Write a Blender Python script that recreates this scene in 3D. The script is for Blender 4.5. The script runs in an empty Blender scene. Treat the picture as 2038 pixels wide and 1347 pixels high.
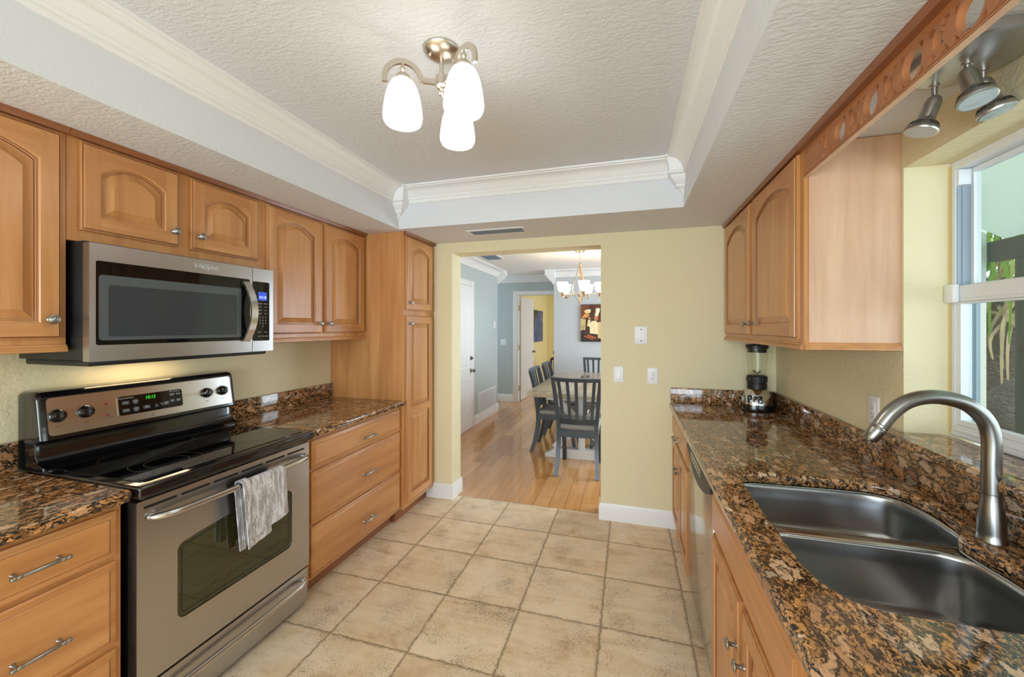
import bpy, bmesh, math, random
from mathutils import Vector, Matrix, geometry, noise
random.seed(7)
S = bpy.context.scene
COL = S.collection
PI = math.pi
R = math.radians

# ------------------------------------------------------------------ camera, world, light
FPX = 795.0
YAW = math.atan(232.3 / FPX)
cam = bpy.data.cameras.new('camera')
cam.sensor_width = 36.0
cam.lens = FPX / 2038.0 * 36.0
cam.shift_y = -22.5 / 2038.0
cam.clip_start = 0.02
cam.clip_end = 200
camo = bpy.data.objects.new('camera', cam)
COL.objects.link(camo)
camo.location = (0, 0, 1.45)
camo.rotation_euler = (R(90), 0, YAW)
S.camera = camo

S.view_settings.view_transform = 'Standard'
S.view_settings.look = 'None'
S.view_settings.exposure = 0.08
S.view_settings.gamma = 1.0
S.view_settings.use_curve_mapping = False
try:
    S.cycles.use_denoising = True
    S.cycles.max_bounces = 12
    S.cycles.diffuse_bounces = 6
    S.cycles.glossy_bounces = 6
    S.cycles.transmission_bounces = 8
    S.cycles.transparent_max_bounces = 12
    S.cycles.sample_clamp_indirect = 6.0
    S.cycles.caustics_reflective = False
    S.cycles.caustics_refractive = False
except Exception:
    pass

world = bpy.data.worlds.new('sky')
S.world = world
world.use_nodes = True
wn = world.node_tree
bg = wn.nodes['Background']
bg.inputs['Color'].default_value = (0.76, 0.89, 1.0, 1)
bg.inputs['Strength'].default_value = 1.5


def light(name, kind, loc, energy, color=(1, 1, 1), rot=(0, 0, 0), size=1.0, size_y=None, portal=False):
    l = bpy.data.lights.new(name, kind)
    l.energy = energy
    l.color = color
    if kind == 'AREA':
        l.size = size
        if size_y:
            l.shape = 'RECTANGLE'
            l.size_y = size_y
        if portal:
            l.cycles.is_portal = True
    elif kind == 'SUN':
        l.angle = size
    else:
        l.shadow_soft_size = size
    o = bpy.data.objects.new(name, l)
    o.location = loc
    o.rotation_euler = rot
    COL.objects.link(o)
    return o


SUN = light('sun', 'SUN', (6, -4, 9), 2.2, (1.0, 0.95, 0.86), (R(38), R(28), 0), R(1))
# daylight through the glazing of the house (wide patio doors behind the camera, dining and far room windows)
DAY = (0.74, 0.88, 1.0)
light('patio_daylight', 'AREA', (-0.65, -2.75, 1.35), 125, DAY, (R(78), 0, 0), 2.6, 1.5)
light('dining_daylight', 'AREA', (2.05, 5.0, 1.3), 120, DAY, (0, R(90), 0), 1.6, 2.4)
light('study_daylight', 'AREA', (1.25, 9.3, 1.4), 34, (0.97, 0.98, 1.0), (0, R(90), 0), 1.6, 2.0)
light('hall_fill', 'AREA', (-3.5, 7.05, 1.5), 9, DAY, (0, R(-90), 0), 1.4, 0.5)  # added fill lamp that brightens the hall; no window stands here
light('side_daylight', 'AREA', (2.17, 0.75, 1.42), 26, (0.86, 0.95, 1.0), (0, R(92), 0), 0.85, 2.6)


# ------------------------------------------------------------------ materials
def lin(c):
    c = c / 255.0
    return c / 12.92 if c <= 0.04045 else ((c + 0.055) / 1.055) ** 2.4


def rgb(r, g, b):
    return (lin(r), lin(g), lin(b), 1.0)


class NT:
    def __init__(self, name):
        self.m = bpy.data.materials.new(name)
        self.m.use_nodes = True
        self.t = self.m.node_tree
        self.b = self.t.nodes['Principled BSDF']
        self.out = self.t.nodes['Material Output']

    def n(self, typ, **kw):
        nd = self.t.nodes.new(typ)
        for k, v in kw.items():
            setattr(nd, k, v)
        return nd

    def l(self, a, b):
        self.t.links.new(a, b)

    def val(self, sock, v):
        if hasattr(v, 'is_output'):
            self.l(v, sock)
        else:
            sock.default_value = v

    def coord(self, kind='Object', scale=(1, 1, 1), rot=(0, 0, 0), loc=(0, 0, 0)):
        tc = self.n('ShaderNodeTexCoord')
        mp = self.n('ShaderNodeMapping')
        mp.inputs['Scale'].default_value = scale
        mp.inputs['Rotation'].default_value = rot
        mp.inputs['Location'].default_value = loc
        self.l(tc.outputs[kind], mp.inputs['Vector'])
        return mp.outputs['Vector']

    def noise(self, vec, scale, detail=3, rough=0.55, dist=0.0):
        nd = self.n('ShaderNodeTexNoise')
        nd.inputs['Scale'].default_value = scale
        nd.inputs['Detail'].default_value = detail
        nd.inputs['Roughness'].default_value = rough
        nd.inputs['Distortion'].default_value = dist
        self.l(vec, nd.inputs['Vector'])
        return nd.outputs

    def vor(self, vec, scale, feature='F1', rand=1.0):
        nd = self.n('ShaderNodeTexVoronoi')
        nd.feature = feature
        nd.inputs['Scale'].default_value = scale
        nd.inputs['Randomness'].default_value = rand
        self.l(vec, nd.inputs['Vector'])
        return nd.outputs

    def ramp(self, fac, stops, interp='LINEAR'):
        nd = self.n('ShaderNodeValToRGB')
        cr = nd.color_ramp
        cr.interpolation = interp
        while len(cr.elements) < len(stops):
            cr.elements.new(0.5)
        for e, (p, c) in zip(cr.elements, stops):
            e.position = p
            e.color = c if len(c) == 4 else (c[0], c[1], c[2], 1)
        self.l(fac, nd.inputs['Fac'])
        return nd.outputs['Color']

    def mix(self, fac, a, b, mode='MIX'):
        nd = self.n('ShaderNodeMix')
        nd.data_type = 'RGBA'
        nd.blend_type = mode
        self.val(nd.inputs[0], fac)
        self.val(nd.inputs[6], a)
        self.val(nd.inputs[7], b)
        return nd.outputs[2]

    def math(self, op, a, b=0.0, c=0.0, clamp=False):
        nd = self.n('ShaderNodeMath')
        nd.operation = op
        nd.use_clamp = clamp
        self.val(nd.inputs[0], a)
        self.val(nd.inputs[1], b)
        self.val(nd.inputs[2], c)
        return nd.outputs[0]

    def vadd(self, a, b, op='ADD'):
        nd = self.n('ShaderNodeVectorMath')
        nd.operation = op
        self.val(nd.inputs[0], a)
        self.val(nd.inputs[1], b)
        return nd.outputs[0]

    def vscale(self, a, s):
        nd = self.n('ShaderNodeVectorMath')
        nd.operation = 'SCALE'
        self.l(a, nd.inputs[0])
        nd.inputs['Scale'].default_value = s
        return nd.outputs[0]

    def bump(self, h, strength=0.3, dist=0.01):
        nd = self.n('ShaderNodeBump')
        nd.inputs['Strength'].default_value = strength
        nd.inputs['Distance'].default_value = dist
        self.l(h, nd.inputs['Height'])
        self.l(nd.outputs['Normal'], self.b.inputs['Normal'])

    def set(self, **kw):
        names = dict(color='Base Color', rough='Roughness', metal='Metallic', coat='Coat Weight', coat_rough='Coat Roughness',
                     spec='Specular IOR Level', ior='IOR', trans='Transmission Weight', emit='Emission Color',
                     estr='Emission Strength', alpha='Alpha', sheen='Sheen Weight')
        for k, v in kw.items():
            self.val(self.b.inputs[names[k]], v)
        return self


def plain(name, col, rough=0.5, metal=0.0, **kw):
    t = NT(name)
    t.set(color=col, rough=rough, metal=metal, **kw)
    return t.m


def wood(name, c0, c1, c2, axis='z', rough=0.30, amount=1.0):
    t = NT(name)
    sc = {'x': (1.6, 26, 26), 'y': (26, 1.6, 26), 'z': (26, 26, 1.6)}[axis]
    sc2 = {'x': (1.0, 7, 7), 'y': (7, 1.0, 7), 'z': (7, 7, 1.0)}[axis]
    oi = t.n('ShaderNodeObjectInfo')
    off = t.vadd(t.coord('Object', (1, 1, 1)), oi.outputs['Location'])
    m1 = t.n('ShaderNodeMapping')
    m1.inputs['Scale'].default_value = sc
    t.l(off, m1.inputs['Vector'])
    m2 = t.n('ShaderNodeMapping')
    m2.inputs['Scale'].default_value = sc2
    t.l(off, m2.inputs['Vector'])
    n1 = t.noise(m1.outputs['Vector'], 1.0, 5, 0.62, 0.4)['Fac']
    n2 = t.noise(m2.outputs['Vector'], 0.9, 3, 0.5, 1.2)['Fac']
    f = t.math('ADD', t.math('MULTIPLY', n1, 0.5), t.math('MULTIPLY', n2, 0.5))
    w = 0.16 / max(amount, 0.01)
    col = t.ramp(f, [(max(0, 0.5 - w), c0), (0.5, c1), (min(1, 0.5 + w), c2)])
    t.set(color=col, rough=rough, coat=0.12, coat_rough=0.18)
    t.bump(n1, 0.04, 0.002)
    return t.m


def plaster(name, col, scale=38, strength=0.35, rough=0.85, aniso=(1, 1, 1), col2=None, dist=0.006):
    t = NT(name)
    v = t.coord('Object', aniso)
    n1 = t.noise(v, scale, 3, 0.5, 0.5)['Fac']
    n2 = t.noise(v, scale * 2.6, 2, 0.5, 0.3)['Fac']
    plate = t.ramp(n1, [(0.40, (0, 0, 0, 1)), (0.50, (0.75, 0.75, 0.75, 1)), (0.62, (1, 1, 1, 1))])
    h = t.math('ADD', t.math('MULTIPLY', plate, 0.7), t.math('MULTIPLY', n2, 0.5))
    n3 = t.noise(v, 1.1, 2)['Fac']
    c = t.mix(n3, col, col2 or col)
    t.set(color=c, rough=rough)
    t.bump(h, strength, dist)
    return t.m


M = {}
# cabinets: honey maple with a brown glaze in the grooves
M['maple'] = wood('maple_upright', rgb(173, 116, 68), rgb(191, 135, 82), rgb(204, 151, 97), 'z')
M['maple_flat'] = wood('maple_level', rgb(171, 114, 67), rgb(190, 133, 81), rgb(204, 150, 97), 'y')
M['maple_lit'] = wood('maple_window_lit', rgb(196, 154, 124), rgb(207, 168, 138), rgb(216, 180, 150), 'z', 0.35)  # same maple lightened, window light put into the colour
M['glaze'] = plain('brown_glaze', rgb(126, 78, 44), 0.4)
M['maple_dark'] = wood('maple_moulding', rgb(124, 74, 44), rgb(142, 88, 54), rgb(156, 100, 62), 'y', 0.3)
M['maple_valance'] = wood('maple_valance', rgb(158, 98, 60), rgb(174, 112, 70), rgb(186, 124, 80), 'y', 0.3)
M['inside'] = plain('cabinet_shadow_gap', rgb(60, 36, 22), 0.8)
# walls and ceilings
M['wall'] = plaster('yellow_knockdown_wall', rgb(226, 216, 180), 42, 0.22, 0.8, (1, 1, 1.3), rgb(222, 212, 176))
M['ceil'] = plaster('white_knockdown_ceiling', rgb(221, 224, 229), 56, 0.25, 0.85, (0.7, 1.4, 1), rgb(217, 220, 225), 0.007)
M['ceil_smooth'] = plaster('white_dining_ceiling', rgb(232, 229, 224), 30, 0.1, 0.85)
M['fascia'] = plaster('white_fascia', rgb(216, 218, 221), 40, 0.06, 0.8)
M['white_trim'] = plain('white_trim_paint', rgb(233, 233, 232), 0.38)
M['white_door'] = plain('white_door_paint', rgb(232, 233, 235), 0.4)
M['blue_wall'] = plaster('blue_grey_wall', rgb(182, 193, 193), 30, 0.12, 0.8)
M['grey_wall'] = plaster('grey_wall', rgb(188, 191, 194), 30, 0.12, 0.8)
M['study_wall'] = plaster('yellow_study_wall', rgb(236, 226, 172), 30, 0.1, 0.8)
M['outer'] = plain('outer_shell', rgb(215, 213, 208), 0.9)
# metals, glass, plastics
def steel(name, col, rough=0.24, axis='y', streak=0.025):
    t = NT(name)
    sc = {'x': (2, 500, 500), 'y': (500, 2, 500), 'z': (500, 500, 2)}[axis]
    n = t.noise(t.coord('Object', sc), 1.0, 2, 0.5)['Fac']
    r = t.math('ADD', rough, t.math('MULTIPLY', t.math('SUBTRACT', n, 0.5), streak * 2))
    t.set(color=col, metal=1.0, rough=r)
    t.b.inputs['Anisotropic'].default_value = 0.4
    return t.m


M['steel'] = steel('brushed_stainless', (0.50, 0.49, 0.48, 1), 0.29, 'y')
M['steel_smooth'] = steel('satin_stainless', (0.60, 0.59, 0.57, 1), 0.17, 'z', 0.03)
M['sink_steel'] = plain('sink_stainless', (0.47, 0.475, 0.485, 1), 0.22, 1.0)
M['sink_steel'].node_tree.nodes['Principled BSDF'].inputs['Anisotropic'].default_value = 0.5
M['nickel'] = plain('brushed_nickel', (0.28, 0.27, 0.255, 1), 0.28, 1.0)
M['nickel_spot'] = plain('satin_nickel_spotlight', (0.52, 0.52, 0.51, 1), 0.33, 1.0)
M['nickel_warm'] = plain('satin_nickel_lamp', (0.62, 0.56, 0.48, 1), 0.28, 1.0)
M['pewter'] = plain('pewter', (0.36, 0.36, 0.35, 1), 0.30, 1.0)
M['pewter_dark'] = plain('dark_pewter', (0.14, 0.135, 0.13, 1), 0.35, 1.0)
M['bronze'] = plain('champagne_bronze', (0.60, 0.48, 0.33, 1), 0.25, 1.0)
M['black'] = plain('black_enamel', rgb(14, 14, 16), 0.12, coat=0.5, coat_rough=0.05)
M['black_matte'] = plain('black_plastic', rgb(22, 22, 24), 0.45)
M['ceran'] = plain('black_ceramic_glass', rgb(7, 7, 8), 0.035)
M['burner'] = plain('burner_ring_print', rgb(62, 60, 58), 0.2)
M['mw_glass'] = plain('smoked_glass', rgb(10, 11, 13), 0.04)
M['mw_screen'] = plain('microwave_window_screen', rgb(54, 62, 69), 0.10)  # screen grey lifted to paint a reflection into the glass
M['mw_screen2'] = plain('microwave_window_border', rgb(80, 88, 92), 0.12)  # border grey lightened for the same painted reflection
M['oven_glass'] = plain('oven_window_glass', rgb(52, 50, 26), 0.035, spec=0.8)  # olive tint stands in for the floor reflected in the glass
M['print_white'] = plain('white_print', rgb(200, 202, 204), 0.5)
M['print_grey'] = plain('grey_print', rgb(92, 92, 94), 0.5)
M['print_dark'] = plain('dark_print', rgb(58, 50, 46), 0.5)
M['key'] = plain('grey_key', rgb(58, 60, 66), 0.4)
M['red_lamp'] = plain('red_indicator', rgb(150, 12, 14), 0.2)
M['green_led'] = plain('green_led', rgb(10, 60, 10), 0.4, emit=(0.02, 1.0, 0.03, 1), estr=0.9)
M['blue_lcd'] = plain('blue_lcd', rgb(20, 40, 150), 0.3, emit=(0.02, 0.09, 0.75, 1), estr=0.6)
M['lcd_text'] = plain('lcd_characters', rgb(210, 230, 250), 0.4, emit=(0.6, 0.75, 1, 1), estr=0.8)
M['white_plastic'] = plain('white_plastic', rgb(232, 233, 234), 0.35)
M['dark_slot'] = plain('dark_slot', rgb(18, 18, 18), 0.6)
M['vinyl'] = plain('white_window_vinyl', rgb(226, 230, 235), 0.4)
M['vinyl_grey'] = plain('grey_window_channel', rgb(150, 165, 178), 0.45)
M['vent_white'] = plain('vent_white', rgb(226, 227, 228), 0.5)
M['vent_blue'] = plain('vent_blade_grey', rgb(120, 138, 156), 0.5)


def archglass(name, tint=(1, 1, 1, 1), refl=0.9):
    t = NT(name)
    t.t.nodes.remove(t.b)
    tr = t.n('ShaderNodeBsdfTransparent')
    tr.inputs['Color'].default_value = tint
    gl = t.n('ShaderNodeBsdfGlossy')
    gl.inputs['Roughness'].default_value = 0.02
    lw = t.n('ShaderNodeLayerWeight')
    fac = t.math('ADD', 0.035, t.math('MULTIPLY', t.math('POWER', lw.outputs['Facing'], 5.0), 0.85))
    mx = t.n('ShaderNodeMixShader')
    t.l(t.math('MULTIPLY', fac, refl), mx.inputs[0])
    t.l(tr.outputs[0], mx.inputs[1])
    t.l(gl.outputs[0], mx.inputs[2])
    t.l(mx.outputs[0], t.out.inputs[0])
    return t.m


M['glass'] = archglass('window_glass', (0.93, 0.97, 0.96, 1))
M['jar_glass'] = archglass('jar_glass', (0.97, 0.98, 0.96, 1), 0.45)


def shade_mat(name, col, strength):
    t = NT(name)
    t.set(color=rgb(250, 244, 232), rough=0.4, emit=col, estr=strength)
    return t.m


M['shade'] = shade_mat('lit_alabaster_shade', (1.0, 0.94, 0.86, 1), 3.2)
M['shade_dining'] = shade_mat('lit_frosted_shade', (1.0, 0.84, 0.64, 1), 4.0)


def granite():
    t = NT('brown_granite')
    v0 = t.coord('Object', (1.0, 0.52, 0.9), (0, 0, R(28)))
    w1 = t.noise(v0, 20, 3, 0.6)['Color']
    w2 = t.noise(v0, 75, 3, 0.65)['Color']
    v = t.vadd(v0, t.vscale(t.vadd(w1, (-0.5, -0.5, -0.5)), 0.026))
    v = t.vadd(v, t.vscale(t.vadd(w2, (-0.5, -0.5, -0.5)), 0.022))

    def cells(scale, stops):
        c = t.vor(v, scale)
        e = t.vor(v, scale, 'DISTANCE_TO_EDGE')['Distance']
        sp = t.n('ShaderNodeSeparateColor')
        t.l(c['Color'], sp.inputs[0])
        return t.ramp(sp.outputs[0], stops), sp.outputs[1], e

    tan = [(0.0, rgb(150, 106, 70)), (0.2, rgb(180, 132, 90)), (0.45, rgb(208, 160, 118)), (0.7, rgb(218, 178, 142)), (0.88, rgb(206, 182, 158)), (1.0, rgb(160, 144, 126))]
    mid = [(0.0, rgb(60, 48, 36)), (0.12, rgb(96, 68, 44)), (0.22, rgb(150, 104, 64)), (0.5, rgb(190, 140, 92)), (0.75, rgb(206, 160, 112)), (1.0, rgb(170, 126, 82))]
    small = [(0.0, rgb(34, 29, 24)), (0.34, rgb(44, 37, 29)), (0.42, rgb(120, 82, 50)), (0.65, rgb(184, 132, 82)), (0.85, rgb(206, 152, 94)), (1.0, rgb(176, 126, 70))]
    cb, sel, eb = cells(36, tan)
    cm, selm, em = cells(88, mid)
    cs, sel2, es = cells(180, small)
    patch = t.noise(v0, 48, 3, 0.65, 0.5)['Fac']
    edge_on = t.ramp(patch, [(0.36, (0, 0, 0, 1)), (0.46, (1, 1, 1, 1))])
    dark = rgb(40, 34, 28)
    e1 = t.math('MULTIPLY', t.ramp(eb, [(0.04, (1, 1, 1, 1)), (0.10, (0, 0, 0, 1))]), edge_on)
    e2 = t.math('MULTIPLY', t.ramp(em, [(0.07, (1, 1, 1, 1)), (0.18, (0, 0, 0, 1))]), edge_on)
    g = t.noise(v0, 150, 5, 0.8, 0.4)['Fac']
    mott = t.ramp(g, [(0.42, (0, 0, 0, 1)), (0.64, (1, 1, 1, 1))])
    cb = t.mix(t.math('MULTIPLY', mott, 0.45), cb, rgb(140, 98, 64))
    cm = t.mix(t.math('MULTIPLY', mott, 0.55), cm, rgb(92, 64, 42))
    cm = t.mix(e2, cm, dark)
    cb = t.mix(e1, cb, dark)
    c = t.mix(t.math('GREATER_THAN', selm, 0.55), cs, cm)
    c = t.mix(t.math('GREATER_THAN', sel, 0.66), c, cb)
    bl = t.noise(v, 60, 4, 0.75, 0.8)['Fac']
    c = t.mix(t.ramp(bl, [(0.572, (0, 0, 0, 1)), (0.605, (1, 1, 1, 1))]), c, rgb(38, 33, 28))
    t.set(color=c, rough=0.07, coat=0.2, coat_rough=0.03)
    return t.m


M['granite'] = granite()


def travertine():
    t = NT('tumbled_travertine_tile')
    v0 = t.coord('Object')
    wob = t.noise(v0, 30, 3, 0.6)['Color']
    wob2 = t.noise(v0, 110, 2, 0.6)['Color']
    v = t.vadd(v0, t.vscale(t.vadd(wob, (-0.5, -0.5, -0.5)), 0.024))
    v = t.vadd(v, t.vscale(t.vadd(wob2, (-0.5, -0.5, -0.5)), 0.013))
    sep = t.n('ShaderNodeSeparateXYZ')
    t.l(v, sep.inputs[0])
    gx = t.math('DIVIDE', t.math('ADD', sep.outputs[0], 1.360 + 4 * 0.4095), 0.4095)
    gy = t.math('DIVIDE', t.math('ADD', sep.outputs[1], -1.577 + 20 * 0.3990), 0.3990)
    fx = t.math('PINGPONG', gx, 0.5)
    fy = t.math('PINGPONG', gy, 0.5)
    e = t.math('MINIMUM', fx, fy)
    grout = t.ramp(e, [(0.0065, (1, 1, 1, 1)), (0.0135, (0, 0, 0, 1))])
    rim = t.ramp(e, [(0.010, (1, 1, 1, 1)), (0.035, (0, 0, 0, 1))])
    comb = t.n('ShaderNodeCombineXYZ')
    t.l(t.math('FLOOR', gx), comb.inputs[0])
    t.l(t.math('FLOOR', gy), comb.inputs[1])
    wn_ = t.n('ShaderNodeTexWhiteNoise')
    t.l(comb.outputs[0], wn_.inputs['Vector'])
    vt = t.vadd(v0, t.vscale(wn_.outputs['Color'], 7.0))
    n1 = t.noise(vt, 4.5, 5, 0.6, 0.8)['Fac']
    mp = t.n('ShaderNodeMapping')
    mp.inputs['Scale'].default_value = (2, 12, 1)
    t.l(vt, mp.inputs['Vector'])
    n2 = t.noise(mp.outputs['Vector'], 1.3, 4, 0.6, 0.8)['Fac']
    f = t.math('ADD', t.math('MULTIPLY', n1, 0.6), t.math('MULTIPLY', n2, 0.4))
    c = t.ramp(f, [(0.34, rgb(202, 170, 132)), (0.44, rgb(230, 204, 168)), (0.58, rgb(241, 221, 192)), (0.70, rgb(220, 194, 158))])
    tone = t.math('ADD', 0.90, t.math('MULTIPLY', wn_.outputs['Value'], 0.14))
    c = t.mix(1.0, c, t.mix(tone, (0, 0, 0, 1), (1, 1, 1, 1)), 'MULTIPLY')
    # pits
    pv = t.vadd(vt, t.vscale(t.vadd(t.noise(v0, 60, 2)['Color'], (-0.5, -0.5, -0.5)), 0.02))
    p1 = t.noise(pv, 200, 3, 0.65)['Fac']
    dens = t.noise(vt, 6, 2, 0.5)['Fac']
    thr = t.math('ADD', 0.81, t.math('MULTIPLY', dens, -0.44))
    pit = t.math('MULTIPLY', t.math('SUBTRACT', p1, thr), 22.0, clamp=True)
    c = t.mix(t.math('MULTIPLY', pit, 0.7), c, rgb(116, 92, 66))
    c = t.mix(t.math('MULTIPLY', rim, 0.25), c, rgb(168, 140, 104))
    c = t.mix(grout, c, rgb(158, 136, 108))
    t.set(color=c, rough=0.42)
    h = t.math('SUBTRACT', t.math('SUBTRACT', 1.0, t.math('MULTIPLY', rim, 0.6)), t.math('MULTIPLY', pit, 0.5))
    t.bump(h, 0.45, 0.004)
    return t.m


M['travertine'] = travertine()


def plank_floor():
    t = NT('honey_plank_floor')
    v0 = t.coord('Object')
    sep = t.n('ShaderNodeSeparateXYZ')
    t.l(v0, sep.inputs[0])
    gx = t.math('DIVIDE', t.math('ADD', sep.outputs[0], 10.0), 0.125)
    col_i = t.math('FLOOR', gx)
    w1 = t.n('ShaderNodeTexWhiteNoise')
    w1.noise_dimensions = '1D'
    t.l(col_i, w1.inputs['W'])
    gy = t.math('DIVIDE', t.math('ADD', sep.outputs[1], t.math('MULTIPLY', w1.outputs['Value'], 1.1)), 1.1)
    row_i = t.math('FLOOR', gy)
    comb = t.n('ShaderNodeCombineXYZ')
    t.l(col_i, comb.inputs[0])
    t.l(row_i, comb.inputs[1])
    w2 = t.n('ShaderNodeTexWhiteNoise')
    t.l(comb.outputs[0], w2.inputs['Vector'])
    vt = t.vadd(v0, t.vscale(w2.outputs['Color'], 5.0))
    mp = t.n('ShaderNodeMapping')
    mp.inputs['Scale'].default_value = (22, 1.6, 1)
    t.l(vt, mp.inputs['Vector'])
    n1 = t.noise(mp.outputs['Vector'], 1.0, 4, 0.6, 0.7)['Fac']
    f = t.math('ADD', t.math('MULTIPLY', n1, 0.55), t.math('MULTIPLY', w2.outputs['Value'], 0.45))
    c = t.ramp(f, [(0.2, rgb(180, 122, 70)), (0.5, rgb(204, 148, 92)), (0.8, rgb(220, 170, 116))])
    ex = t.math('MULTIPLY', t.math('PINGPONG', gx, 0.5), 0.125)
    ey = t.math('MULTIPLY', t.math('PINGPONG', gy, 0.5), 1.1)
    e = t.math('MINIMUM', ex, ey)
    seam = t.ramp(e, [(0.0012, (1, 1, 1, 1)), (0.0026, (0, 0, 0, 1))])
    c = t.mix(t.math('MULTIPLY', seam, 0.7), c, rgb(110, 66, 34))
    t.set(color=c, rough=0.12, coat=0.4, coat_rough=0.05)
    return t.m


M['planks'] = plank_floor()


def towel_mat():
    t = NT('grey_terry')
    v = t.coord('Object', (1, 60, 13))
    n = t.noise(v, 1.0, 4, 0.75, 0.3)['Fac']
    v2 = t.coord('Object', (1, 1, 1))
    n2 = t.noise(v2, 420, 2, 0.6)['Fac']
    f = t.math('ADD', t.math('MULTIPLY', n, 0.75), t.math('MULTIPLY', n2, 0.25))
    c = t.ramp(f, [(0.47, rgb(158, 152, 155)), (0.54, rgb(214, 214, 220))])
    t.set(color=c, rough=0.95, sheen=0.3)
    t.bump(n2, 0.5, 0.003)
    return t.m


M['towel'] = towel_mat()
M['chair'] = wood('charcoal_painted_wood', rgb(40, 48, 56), rgb(48, 57, 66), rgb(58, 68, 78), 'z', 0.35, 0.6)
M['seat'] = plaster('grey_seat_fabric', rgb(150, 148, 142), 220, 0.1, 0.9)
M['table_top'] = wood('weathered_grey_oak', rgb(160, 146, 126), rgb(182, 168, 146), rgb(196, 184, 164), 'y', 0.25)
M['table_white'] = plain('white_painted_base', rgb(214, 214, 214), 0.45)
M['brass'] = plain('brass_hinge', (0.55, 0.42, 0.2, 1), 0.3, 1.0)
M['canvas_edge'] = plain('canvas_edge_tan', rgb(150, 128, 104), 0.8)
M['dark_wood'] = plain('dark_brown_wood', rgb(52, 36, 28), 0.4)


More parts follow.
